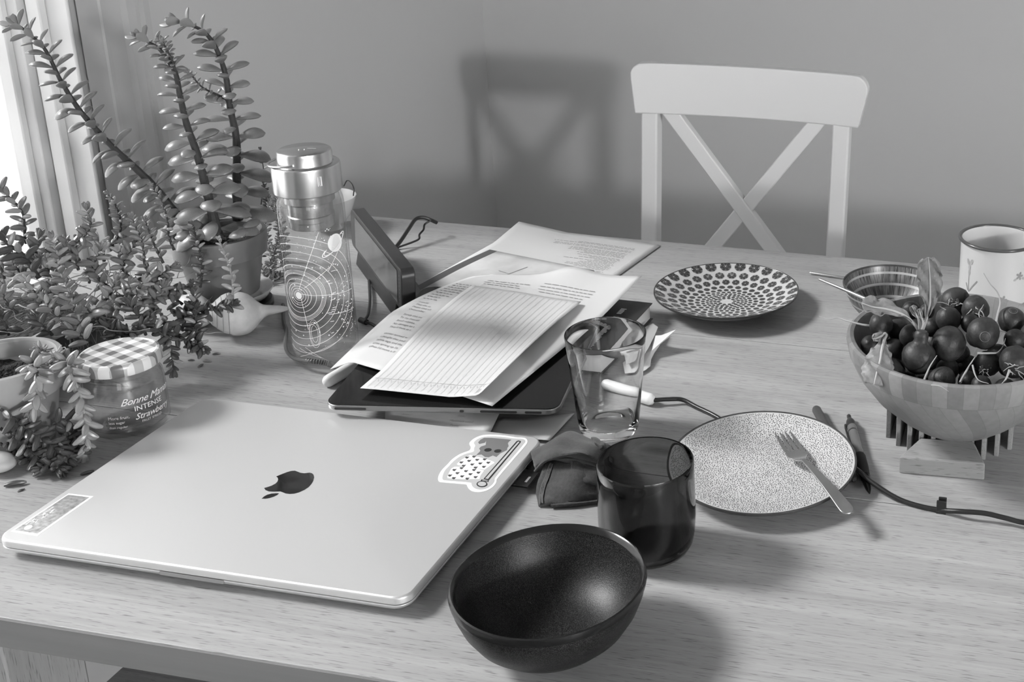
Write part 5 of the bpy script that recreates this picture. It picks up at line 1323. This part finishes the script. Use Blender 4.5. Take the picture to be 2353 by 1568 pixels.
# jade plant in a clay pot
jd = thing('jade_plant', 'tall jade plant with three leafy stems in the clay pot by the window', 'plant', (-.948, 1.182, T + .078))
jo = Vector(jd.location)
TOC = Vector((.58, -.72, .38)).normalized()      # towards the open room
def jade_stem(pts, r0, r1, l0, l1, gap, seed, young=.88, tw=0.0):
    rs = random.Random(seed); P = smooth_path(pts, 6); n = len(P)
    nodes = resample(P, lambda t: lerp(gap, gap*.6, t))
    part('stem', G().tube(P, [lerp(r0, r1, (k/(n-1))**.6)*(1 + .05*math.sin(k*1.9)) for k in range(n)], 9), m_stem, jd, world=True)
    for i, (p, k, t) in enumerate(nodes):
        if t < .03: continue
        tg, u, w = frame(P, k); ang = (i % 2)*PI/2 + .5 + tw + rs.uniform(-.3, .3)
        ln = lerp(l0, l1, t**.7)*rs.uniform(.84, 1.12)
        for sgn in (1, -1):
            d = (u*math.cos(ang) + w*math.sin(ang))*sgn
            d = d + tg*lerp(.05, .5, t) + Vector((0, 0, -.42*(1-t)**1.3 + rs.uniform(-.14, .14)))
            upv = tg + TOC*lerp(.75, .15, t) + Vector((rs.uniform(-.35, .35), rs.uniform(-.35, .35), rs.uniform(-.1, .3)))
            base = p + d.normalized()*lerp(r0, r1, t**.6)*.6
            place_leaf(JADEY if t > young else JADE, jd, jo, base, d, upv, ln, rs.uniform(.9, 1.15))
    tg, u, w = frame(P, n-1)
    for k in range(4): place_leaf(JADEY, jd, jo, P[-1], tg + (u*math.cos(k*PI/2+.4) + w*math.sin(k*PI/2+.4))*.55, tg.cross(u), l1*(1.1 if k < 2 else .7), 1.2)
jade_stem([(-0.9627, 1.1750, 0.8281), (-0.9821, 1.1720, 0.8456), (-1.0106, 1.1680, 0.8878), (-1.0302, 1.1650, 0.9112), (-1.0513, 1.1630, 0.9323), (-1.0670, 1.1620, 0.9499), (-1.0850, 1.1600, 0.9746), (-1.0957, 1.1600, 0.9921), (-1.1058, 1.1600, 1.0125), (-1.1137, 1.1600, 1.0353), (-1.1211, 1.1600, 1.0487), (-1.1345, 1.1600, 1.0602), (-1.1481, 1.1600, 1.0708)], .0058, .0013, .036, .0185, .0118, 1)
jade_stem([(-0.9305, 1.1580, 0.8386), (-0.9313, 1.1560, 0.8679), (-0.9337, 1.1550, 0.8944), (-0.9389, 1.1550, 0.9357), (-0.9479, 1.1560, 0.9703), (-0.9518, 1.1570, 1.0019), (-0.9541, 1.1580, 1.0260), (-0.9614, 1.1580, 1.0410), (-0.9711, 1.1580, 1.0540), (-0.9835, 1.1580, 1.0605), (-0.9918, 1.1580, 1.0654)], .0068, .0012, .042, .0150, .0112, 2)
jade_stem([(-0.9328, 1.1980, 0.8458), (-0.9275, 1.1980, 0.8909), (-0.9199, 1.1970, 0.9438), (-0.9217, 1.1960, 0.9802), (-0.9207, 1.1950, 1.0126), (-0.9239, 1.1940, 1.0375), (-0.9307, 1.1920, 1.0586), (-0.9410, 1.1900, 1.0706), (-0.9559, 1.1880, 1.0764), (-0.9661, 1.1870, 1.0795)], .0062, .0012, .044, .0185, .0122, 3)
jade_stem([(-0.9209, 1.1960, 0.9893), (-0.9307, 1.1900, 0.9971), (-0.9454, 1.1850, 1.0063), (-0.9543, 1.1800, 1.0228)], .0018, .0008, .012, .007, .0050, 4, young=2)
jade_stem([(-0.9537, 1.1580, 1.0289), (-0.9544, 1.1560, 1.0414), (-0.9589, 1.1550, 1.0548), (-0.9620, 1.1550, 1.0623)], .0016, .0008, .011, .008, .0048, 5, young=2)
rs = random.Random(8)
for (u, v, y, dx, dz, ln) in ():
    pass
for b, d, ln in (((-0.9014, 1.1500, 0.8466), (.6, -.5, .15), .034), ((-0.9175, 1.1450, 0.8427), (-.4, -.6, .25), .032), ((-0.9004, 1.1650, 0.8519), (.8, -.3, .2), .030), ((-0.9340, 1.1500, 0.8489), (-.9, -.3, .25), .033), ((-0.9408, 1.1500, 0.8405), (-.8, -.5, .05), .030), ((-0.9583, 1.1600, 0.8486), (-.8, -.2, .3), .033)):
    place_leaf(JADE, jd, jo, b, d, (0, -.35, 1), ln, 1.05)
m_clay = mat('clay_pot', .15, .42, spec=.4, vary=(25, .15))
m_clayin = mat('clay_inner', .36, .5)
m_soil = mat('potting_soil', .025, .95, bump=(240, 1.0, .004), vary=(200, .6))
def clay_pot(name, label, loc, R, H, rb, band, m, min_, cat='pot'):
    t = thing(name, label, cat, loc)
    part('pot_body', G().lathe([(0, .004), (rb - .006, .004), (rb - .003, 0), (rb, 0), (R*.86, H - band - .001), (R*.88, H - band), (R*.965, H - band + .0005), (R, H - .004), (R - .001, H), (R - .005, H + .0005), (R - .0075, H - .003), (R - .010, H - .016), (R*.70, H - .018)], 64), m, t)
    part('inner_wall', G().lathe([(R - .0068, H - .0015), (R - .0085, H - .010), (R - .010, H - .019)], 64), min_, t)
    g = G(); rs = random.Random(int(R*1e5))
    def s(u, v):
        a = 2*PI*u; r = v*(R - .010); return (r*math.cos(a), r*math.sin(a), H - .017 + .003*math.sin(u*31 + v*9)*v*(1-v)*4 + rs.uniform(-.0006, .0006))
    part('soil', g.grid(s, 32, 8), m_soil, t)
    return t
cp_ = clay_pot('clay_pot', 'grey clay flowerpot holding the jade plant', (-.948, 1.182, T + .0215), .0515, .0735, .036, .026, m_clay, m_clayin)
sau = thing('pot_saucer', 'pale glazed saucer under the clay pot', 'saucer', (-.9440, 1.1830, T + .0105))
part('saucer_body', G().lathe([(0, .0), (.034, .0), (.041, .003), (.0465, .0105), (.0468, .013), (.0448, .013), (.040, .0105), (.036, .0108), (0, .0108)], 56), mat('saucer_glaze', .42, .25), sau)
cst = thing('coaster', 'round black coaster below the pot saucer', 'coaster', (-.9400, 1.1810, T))
part('coaster_disc', G().lathe([(0, 0), (.042, 0), (.0435, .002), (.0435, .008), (.042, .0102), (0, .0102)], 48), m_blk, cst)

# trailing sedum out of the wooden planter
def sedum_stem(owner, org, pts, store, l0=.0145, l1=.007, gap=.0042, seed=0, kind=0, r0=.0016, pale=False, wid=1.0, droop=.0):
    rs = random.Random(seed); P = [Vector((q.x, q.y, max(q.z, T + .004))) for q in smooth_path(pts, 6)]; n = len(P)
    part('stem', G().tube(P, [lerp(r0, r0*.5, k/(n-1)) for k in range(n)], 6), m_stemp if pale else m_stem, owner, world=True)
    for i, (p, k, t) in enumerate(resample(P, lambda t: lerp(gap, gap*.6, t))):
        if t < .02: continue
        tg, u, w = frame(P, k); a = i*2.4 + rs.uniform(-.3, .3)
        ln = lerp(l0, l1, t**2.2)*rs.uniform(.8, 1.15)
        d = u*math.cos(a) + w*math.sin(a) + tg*lerp(.30, .8, t*t) + Vector((0, 0, -droop))
        kk = kind if rs.random() > .12 else (1 if kind != 1 else 0)
        if p.z + d.normalized().z*ln < T + .003: d.z = abs(d.z)*.3
        place_leaf(BEAN[kk], owner, org, p, d, tg, ln, wid, store)
    tg, u, w = frame(P, n-1)
    for k in range(5): place_leaf(BEAN[kind], owner, org, P[-1], tg*1.2 + (u*math.cos(k*1.257) + w*math.sin(k*1.257))*.5, u, l1*.9, wid, store)
def finish(owner, store, limit=298):
    """the largest leaves become parts, the rest one joined part"""
    store.sort(key=lambda q: -q[2])
    for me, M, ln in store[:limit]: share('leaf', me, owner, M)
    for ki, bm in enumerate(BEAN):
        g = G(); gv = [v.co.copy() for v in bm.vertices]; gf = [tuple(p.vertices) for p in bm.polygons]
        for me, M, ln in store[limit:]:
            if me is bm: g.add([M @ q for q in gv], gf)
        if g.v: tag(part('small_leaves', g, bm.materials[0], owner), kind='stuff')
sd_ = thing('trailing_sedum', 'dense trailing sedum with bean-shaped leaves beside the window', 'plant', (-1.09, 1.01, T))
so_ = Vector(sd_.location); st = []
S_ = [
 ([(-1.0784, 1.0500, 0.8562), (-1.0778, 1.0500, 0.8672), (-1.0753, 1.0500, 0.8842), (-1.0762, 1.0500, 0.8929), (-1.0842, 1.0500, 0.9035), (-1.0964, 1.0500, 0.9165), (-1.1015, 1.0500, 0.9205)], dict(l0=.0165, l1=.012, gap=.0046, seed=1)),
 ([(-1.0090, 0.9900, 0.8462), (-1.0244, 0.9900, 0.8713), (-1.0366, 0.9900, 0.8791), (-1.0462, 0.9900, 0.8896), (-1.0571, 0.9900, 0.8984)], dict(l0=.0185, l1=.014, gap=.0050, seed=2, kind=2, r0=.0026)),
 ([(-0.9354, 0.9550, 0.8042), (-0.9455, 0.9650, 0.8129), (-0.9510, 0.9700, 0.8230), (-0.9542, 0.9700, 0.8321), (-0.9564, 0.9700, 0.8441), (-0.9590, 0.9700, 0.8541), (-0.9627, 0.9700, 0.8654), (-0.9643, 0.9720, 0.8871), (-0.9702, 0.9750, 0.8983)], dict(l0=.0165, l1=.009, gap=.0042, seed=3, pale=True)),
 ([(-1.0285, 1.0300, 0.8532), (-1.0061, 1.0300, 0.8660), (-0.9864, 1.0300, 0.8788), (-0.9751, 1.0300, 0.8923), (-0.9754, 1.0300, 0.9017), (-0.9760, 1.0300, 0.9097)], dict(l0=.0160, l1=.010, gap=.0044, seed=4)),
 ([(-1.0201, 1.1000, 0.8373), (-1.0056, 1.1000, 0.8575), (-1.0019, 1.1000, 0.8720), (-1.0033, 1.1000, 0.8825), (-1.0071, 1.1000, 0.8947), (-1.0124, 1.1000, 0.9012)], dict(l0=.0115, l1=.006, gap=.0036, seed=5)),
 ([(-0.9216, 1.0350, 0.7876), (-0.9250, 1.0400, 0.7976), (-0.9262, 1.0450, 0.8208), (-0.9321, 1.0500, 0.8345), (-0.9358, 1.0500, 0.8465), (-0.9345, 1.0500, 0.8603), (-0.9347, 1.0500, 0.8744), (-0.9397, 1.0500, 0.8875), (-0.9417, 1.0500, 0.8964)], dict(l0=.0145, l1=.008, gap=.0040, seed=6)),
 ([(-0.9217, 1.0600, 0.8445), (-0.9242, 1.0600, 0.8517), (-0.9289, 1.0600, 0.8640), (-0.9327, 1.0600, 0.8788), (-0.9354, 1.0600, 0.8907)], dict(l0=.0135, l1=.007, gap=.0040, seed=7)),
 ([(-0.9317, 1.0900, 0.8474), (-0.9341, 1.0900, 0.8557), (-0.9356, 1.0900, 0.8661), (-0.9342, 1.0900, 0.8812), (-0.9361, 1.0900, 0.8958), (-0.9394, 1.0900, 0.9078), (-0.9476, 1.0900, 0.9189)], dict(l0=.0115, l1=.006, gap=.0036, seed=8)),
 ([(-0.9019, 1.0850, 0.8091), (-0.8967, 1.0850, 0.8294), (-0.8957, 1.0850, 0.8430), (-0.8972, 1.0850, 0.8568), (-0.8989, 1.0850, 0.8730), (-0.9010, 1.0850, 0.8803)], dict(l0=.0125, l1=.006, gap=.0030, seed=9, kind=2)),
 ([(-0.8593, 1.0700, 0.7901), (-0.8538, 1.0700, 0.7998), (-0.8508, 1.0700, 0.8131), (-0.8489, 1.0700, 0.8267), (-0.8501, 1.0700, 0.8395), (-0.8525, 1.0700, 0.8516), (-0.8560, 1.0700, 0.8630), (-0.8582, 1.0700, 0.8721)], dict(l0=.0140, l1=.006, gap=.0052, seed=10, kind=1, pale=True)),
 ([(-0.8610, 1.0200, 0.7709), (-0.8704, 1.0300, 0.7792), (-0.8729, 1.0350, 0.7882), (-0.8747, 1.0400, 0.7978), (-0.8772, 1.0450, 0.8098), (-0.8828, 1.0500, 0.8180), (-0.8823, 1.0500, 0.8280)], dict(l0=.0140, l1=.007, gap=.0036, seed=11, kind=2)),
 ([(-0.9183, 1.0600, 0.7848), (-0.8963, 1.0600, 0.7906), (-0.8719, 1.0600, 0.7961), (-0.8513, 1.0650, 0.8021)], dict(l0=.0140, l1=.011, gap=.0040, seed=12, kind=2)),
 ([(-0.9422, 1.0600, 0.8001), (-0.9224, 1.0600, 0.8081), (-0.8998, 1.0600, 0.8183)], dict(l0=.0125, l1=.009, gap=.0040, seed=13)),
 ([(-0.8899, 1.0100, 0.8114), (-0.8819, 1.0050, 0.7901), (-0.8760, 1.0000, 0.7710), (-0.8729, 0.9950, 0.7566)], dict(l0=.0140, l1=.010, gap=.0036, seed=14, kind=2)),
 ([(-0.9073, 1.0200, 0.7857), (-0.8824, 1.0200, 0.7809), (-0.8629, 1.0200, 0.7756), (-0.8517, 1.0150, 0.7742)], dict(l0=.0150, l1=.012, gap=.0036, seed=15, kind=2)),
]
FILL = [
 ([(-1.0401, 1.0100, 0.8354), (-1.0501, 1.0060, 0.8462), (-1.0591, 1.0100, 0.8579)], 0),
 ([(-1.0001, 1.0000, 0.8335), (-0.9985, 0.9960, 0.8477), (-1.0126, 1.0000, 0.8611)], 0),
 ([(-1.0079, 1.0500, 0.8178), (-0.9969, 1.0460, 0.8384), (-0.9843, 1.0500, 0.8597)], 1),
 ([(-0.9832, 1.0300, 0.8009), (-0.9621, 1.0260, 0.8175), (-0.9564, 1.0300, 0.8331)], 1),
 ([(-0.9569, 0.9600, 0.8186), (-0.9667, 0.9560, 0.8280), (-0.9756, 0.9600, 0.8378)], 0),
 ([(-0.9600, 1.0200, 0.7951), (-0.9372, 1.0160, 0.8155), (-0.9297, 1.0200, 0.8348)], 0),
 ([(-0.9410, 1.0300, 0.8027), (-0.9327, 1.0260, 0.8179), (-0.9227, 1.0300, 0.8339)], 1),
 ([(-0.9032, 1.0000, 0.7901), (-0.9018, 0.9960, 0.8069), (-0.9153, 1.0000, 0.8226)], 2),
 ([(-0.9079, 0.9850, 0.7938), (-0.9227, 0.9810, 0.7993), (-0.9361, 0.9850, 0.8053)], 2),
 ([(-0.9266, 0.9550, 0.7981), (-0.9301, 0.9510, 0.8059), (-0.9487, 0.9550, 0.8122)], 0),
 ([(-1.0172, 0.9650, 0.8174), (-1.0238, 0.9610, 0.8296), (-1.0298, 0.9650, 0.8422)], 0),
 ([(-0.9928, 0.9750, 0.8205), (-0.9937, 0.9710, 0.8344), (-1.0102, 0.9750, 0.8472)], 1),
 ([(-0.9140, 1.0700, 0.7937), (-0.9226, 1.0660, 0.8051), (-0.9288, 1.0700, 0.8176)], 0),
 ([(-1.0168, 0.9500, 0.8002), (-1.0137, 0.9460, 0.8134), (-1.0266, 0.9500, 0.8252)], 2),
 ([(-0.9751, 1.0400, 0.8200), (-0.9830, 1.0360, 0.8312), (-0.9892, 1.0400, 0.8433)], 0),
 ([(-0.9993, 1.0300, 0.8413), (-0.9967, 1.0260, 0.8557), (-1.0096, 1.0300, 0.8695)], 0),
 ([(-0.9648, 1.0600, 0.8230), (-0.9699, 1.0560, 0.8371), (-0.9730, 1.0600, 0.8522)], 1),
 ([(-0.9404, 1.0450, 0.8014), (-0.9193, 1.0410, 0.8131), (-0.9131, 1.0450, 0.8240)], 0),
 ([(-0.9293, 0.9900, 0.7820), (-0.9126, 0.9860, 0.7945), (-0.8946, 0.9900, 0.8074)], 2),
 ([(-1.0037, 0.9800, 0.8268), (-0.9831, 0.9760, 0.8405), (-0.9782, 0.9800, 0.8530)], 0),
 ([(-0.8732, 1.0000, 0.7884), (-0.8837, 0.9960, 0.7980), (-0.8926, 1.0000, 0.8081)], 2),
 ([(-1.0517, 1.0200, 0.8500), (-1.0329, 1.0160, 0.8646), (-1.0301, 1.0200, 0.8785)], 0),
 ([(-1.0227, 1.0450, 0.8433), (-1.0139, 1.0410, 0.8584), (-1.0035, 1.0450, 0.8745)], 0),
 ([(-1.0031, 1.0700, 0.8357), (-0.9998, 1.0660, 0.8480), (-1.0121, 1.0700, 0.8600)], 1),
 ([(-0.8975, 1.0450, 0.7757), (-0.8911, 1.0410, 0.7899), (-0.8826, 1.0450, 0.8048)], 2),
 ([(-1.0512, 0.9900, 0.8421), (-1.0484, 0.9860, 0.8540), (-1.0618, 0.9900, 0.8650)], 0),
 ([(-0.9703, 1.0600, 0.8375), (-0.9626, 1.0560, 0.8489), (-0.9529, 1.0600, 0.8614)], 0),
 ([(-0.9481, 0.9850, 0.8088), (-0.9474, 0.9810, 0.8194), (-0.9620, 0.9850, 0.8289)], 1),
 ([(-0.9459, 1.0650, 0.8179), (-0.9321, 1.0610, 0.8275), (-0.9162, 1.0650, 0.8382)], 0),
 ([(-0.9654, 0.9500, 0.8056), (-0.9662, 0.9460, 0.8136), (-0.9824, 0.9500, 0.8203)], 2),
]
for pts, kw in S_: sedum_stem(sd_, so_, pts, st, **kw)
for i, (pts, k) in enumerate(FILL): sedum_stem(sd_, so_, pts, st, l0=.0150 if i % 3 else .0185, l1=.011, gap=.0042, seed=40 + i, kind=k, wid=1.0 if i % 3 else .9)
finish(sd_, st)
# wiry dry runners and roots tangled between the leaves
g = G(); rs = random.Random(77)
for k in range(150):
    p = Vector((rs.uniform(-1.18, -.93), rs.uniform(.93, 1.13), T + rs.uniform(.004, .075))); pts = [p]; d = Vector((rs.uniform(-1, 1), rs.uniform(-1, 1), rs.uniform(-.2, .5))).normalized()
    for s in range(6):
        d = (d + Vector((rs.uniform(-.6, .6), rs.uniform(-.6, .6), rs.uniform(-.4, .35)))).normalized(); q = pts[-1] + d*rs.uniform(.008, .016); q.z = max(q.z, T + .0012); pts.append(q)
    g.tube(smooth_path(pts, 3), rs.uniform(.0003, .0008), 4)
tag(part('dry_runners', g, mat('dry_runner', .22, .8), sd_, world=True), kind='stuff')
# planter box
pb = thing('wooden_planter', 'low wooden planter box with a zigzag band at the left edge', 'planter', (-1.085, .985, T), math.radians(0))
m_plank = wood('planter_wood', .26, .36, axis=1, fine=200); m_band2 = mat('planter_band', .06, .7)
PX0, PX1, PY0, PY1, PH = -.105, .085, -.19, .085, .052
part('side_board', G().box2((PX1 - .008, PY0, 0), (PX1, PY1, PH)), m_plank, pb, bevel=.0008, smooth=False)
part('side_board', G().box2((PX0, PY0, 0), (PX0 + .008, PY1, PH)), m_plank, pb, bevel=.0008, smooth=False)
part('end_board', G().box2((PX0 + .008, PY0, 0), (PX1 - .008, PY0 + .008, PH)), m_plank, pb, bevel=.0008, smooth=False)
part('end_board', G().box2((PX0 + .008, PY1 - .008, 0), (PX1 - .008, PY1, PH)), m_plank, pb, bevel=.0008, smooth=False)
part('soil', G().grid(lambda u, v: (lerp(PX0 + .008, PX1 - .008, u), lerp(PY0 + .008, PY1 - .008, v), .042 + .004*math.sin(u*9)*math.sin(v*11)), 16, 16), m_soil, pb)
part('dark_band', G().box2((PX1, PY0, .006), (PX1 + .0008, PY1, PH - .012)), m_band2, pb, smooth=False)
ink = Ink(); zz = []
k = 0; y = PY0 + .004
while y < PY1 - .004: zz.append((y, .014 if k % 2 else .032)); y += .0055; k += 1
ink.draw(strip2(zz, .0014), lambda a, b: (PX1 + .0011, a, b)); part('zigzag', ink, mat('zigzag_grey', .3, .7), pb, smooth=False)

# pale pot with its own trailing sedum
wp_ = clay_pot('white_pot', 'pale round flowerpot at the left edge of the table', (-.9445, .8660, T), .0520, .0800, .036, .030, mat('pale_pot', .30, .5, vary=(18, .2)), mat('pale_pot_inner', .38, .5))
ps = thing('potted_sedum', 'sedum spilling over the pale flowerpot', 'plant', (-.9445, .8660, T + .063)); pso = Vector(ps.location); st = []
Q_ = [
 ([(-0.8920, 0.8812, 0.8140), (-0.8645, 0.8617, 0.8280), (-0.8491, 0.8475, 0.8240), (-0.8424, 0.8461, 0.8100), (-0.8419, 0.8465, 0.7960), (-0.8404, 0.8449, 0.7870), (-0.8377, 0.8420, 0.7740), (-0.8417, 0.8426, 0.7600), (-0.8463, 0.8432, 0.7480)][::1], dict(l0=.0150, l1=.012, gap=.0042, seed=61, kind=1, pale=True, droop=.2)),
 ([(-0.9139, 0.8695, 0.8140), (-0.8933, 0.8548, 0.8280), (-0.8698, 0.8328, 0.8300), (-0.8705, 0.8314, 0.8200), (-0.8747, 0.8327, 0.8060), (-0.8836, 0.8344, 0.7920)], dict(l0=.0150, l1=.012, gap=.0046, seed=62, kind=1, droop=.2)),
 ([(-0.8997, 0.8176, 0.8000), (-0.8943, 0.8219, 0.7920), (-0.8821, 0.8229, 0.7800), (-0.8709, 0.8276, 0.7680), (-0.8558, 0.8319, 0.7500)], dict(l0=.0155, l1=.012, gap=.0036, seed=63, kind=2)),
 ([(-0.9042, 0.8178, 0.7800), (-0.8931, 0.8228, 0.7700), (-0.8722, 0.8207, 0.7520), (-0.8519, 0.8167, 0.7460)], dict(l0=.0155, l1=.012, gap=.0038, seed=64, kind=2)),
 ([(-0.8767, 0.8575, 0.7600), (-0.8541, 0.8402, 0.7500), (-0.8553, 0.8257, 0.7470), (-0.8641, 0.8154, 0.7460)], dict(l0=.0150, l1=.011, gap=.0040, seed=65, kind=2)),
 ([(-0.9146, 0.8241, 0.7600), (-0.8999, 0.8261, 0.7520), (-0.8828, 0.8214, 0.7480)], dict(l0=.0150, l1=.012, gap=.0040, seed=66, kind=2)),
 ([(-0.8818, 0.8500, 0.7700), (-0.8767, 0.8597, 0.7700), (-0.8671, 0.8597, 0.7600), (-0.8573, 0.8520, 0.7520)], dict(l0=.0140, l1=.010, gap=.0040, seed=67, kind=2)),
]
for pts, kw in Q_: sedum_stem(ps, pso, pts, st, **kw)
finish(ps, st)
rs = random.Random(5)
for c, r_, n_ in (((-0.9064, 0.8766, 0.8260), .012, 12), ((-0.8847, 0.8695, 0.8260), .013, 14), ((-0.8839, 0.8601, 0.8240), .010, 10)):
    for k in range(n_):
        a = k*2.4; e = rs.uniform(.2, 1.1); d = Vector((math.cos(a)*math.cos(e), math.sin(a)*math.cos(e), math.sin(e)))
        place_leaf(BEAN[1], ps, pso, c, d, (0, 0, 1), r_*rs.uniform(.7, 1.1), .55)
# fine-leaved sedum behind the bottle
fs = thing('fine_sedum', 'fine-leaved sedum clump between the jade pot and the bottle', 'plant', (-.985, 1.300, T)); fso = Vector(fs.location); st = []
F_ = [([(-0.9468, 1.2700, 0.7075), (-0.9589, 1.2800, 0.7377), (-0.9593, 1.2900, 0.7632), (-0.9494, 1.2900, 0.7932)], 0), ([(-0.9721, 1.2800, 0.7068), (-0.9651, 1.2900, 0.7568), (-0.9737, 1.3000, 0.7992), (-0.9636, 1.3000, 0.8290)], 1), ([(-0.9645, 1.3000, 0.7293), (-0.9563, 1.3100, 0.7738), (-0.9610, 1.3100, 0.8086), (-0.9626, 1.3100, 0.8431)], 0),
      ([(-1.0015, 1.3200, 0.7422), (-0.9917, 1.3300, 0.8111), (-0.9907, 1.3300, 0.8463)], 2), ([(-0.9409, 1.2600, 0.7005), (-0.9391, 1.2700, 0.7201), (-0.9496, 1.2800, 0.7386)], 2), ([(-0.9772, 1.3300, 0.7407), (-0.9772, 1.3300, 0.7886), (-0.9874, 1.3300, 0.8291)], 0), ([(-0.9985, 1.3300, 0.8164), (-0.9891, 1.3300, 0.8580), (-0.9898, 1.3300, 0.8896)], 2), ([(-0.9402, 1.2500, 0.7223), (-0.9507, 1.2600, 0.7405), (-0.9643, 1.2700, 0.7586)], 0)]
for i, (pts, k) in enumerate(F_): sedum_stem(fs, fso, pts, st, l0=.0085, l1=.005, gap=.0022 if i != 6 else .011, seed=90 + i, kind=k, r0=.0009)
finish(fs, st, 240)
# crumbs of leaves on the table
def fallen(label, p, ang, ln, kind=2):
    o = bpy.data.objects.new('fallen_leaf', BEAN[kind]); COL.objects.link(o); o.location = (p[0], p[1], T + ln*.115); o.rotation_euler = (0, 0, ang); o.scale = (ln, ln*.7, ln*.7)
    tag(o, label, 'leaf', 'fallen leaves on the table')
fallen('long dark fallen leaf at the left edge beside the laptop', (-0.8814, 0.7897, 0.7400), .6, .017)
fallen('tiny fallen leaf sliver just right of the long one', (-0.8643, 0.7857, 0.7400), 1.1, .006)
fallen('fallen leaf touching the laptop left edge', (-0.8323, 0.8209, 0.7400), .9, .011)
fallen('dark fallen leaf crumb nearest the shell', (-0.8821, 1.0646, 0.7400), .5, .008)
fallen('fallen seed-like leaf lowest right of the jar lid', (-0.8759, 1.0333, 0.7400), 1.5, .008)
fallen('fallen leaf crumb left of the lowest one', (-0.8973, 1.0455, 0.7400), .3, .007)
fallen('fallen leaf crumb highest right of the jar lid', (-0.9080, 1.0629, 0.7400), 1.2, .007)
fallen('pale fallen leaf crumb between the others by the jar', (-0.8807, 1.0473, 0.7400), .2, .009, 0)
pe = part('white_pebble', G().ball((0, 0, .0085), 1, 20, 12, (.017, .013, .0085)), m_shell, None, loc=(-0.9086, 0.8125, 0.7400))
tag(pe, 'smooth white pebble at the lower left edge under the sedum', 'pebble')
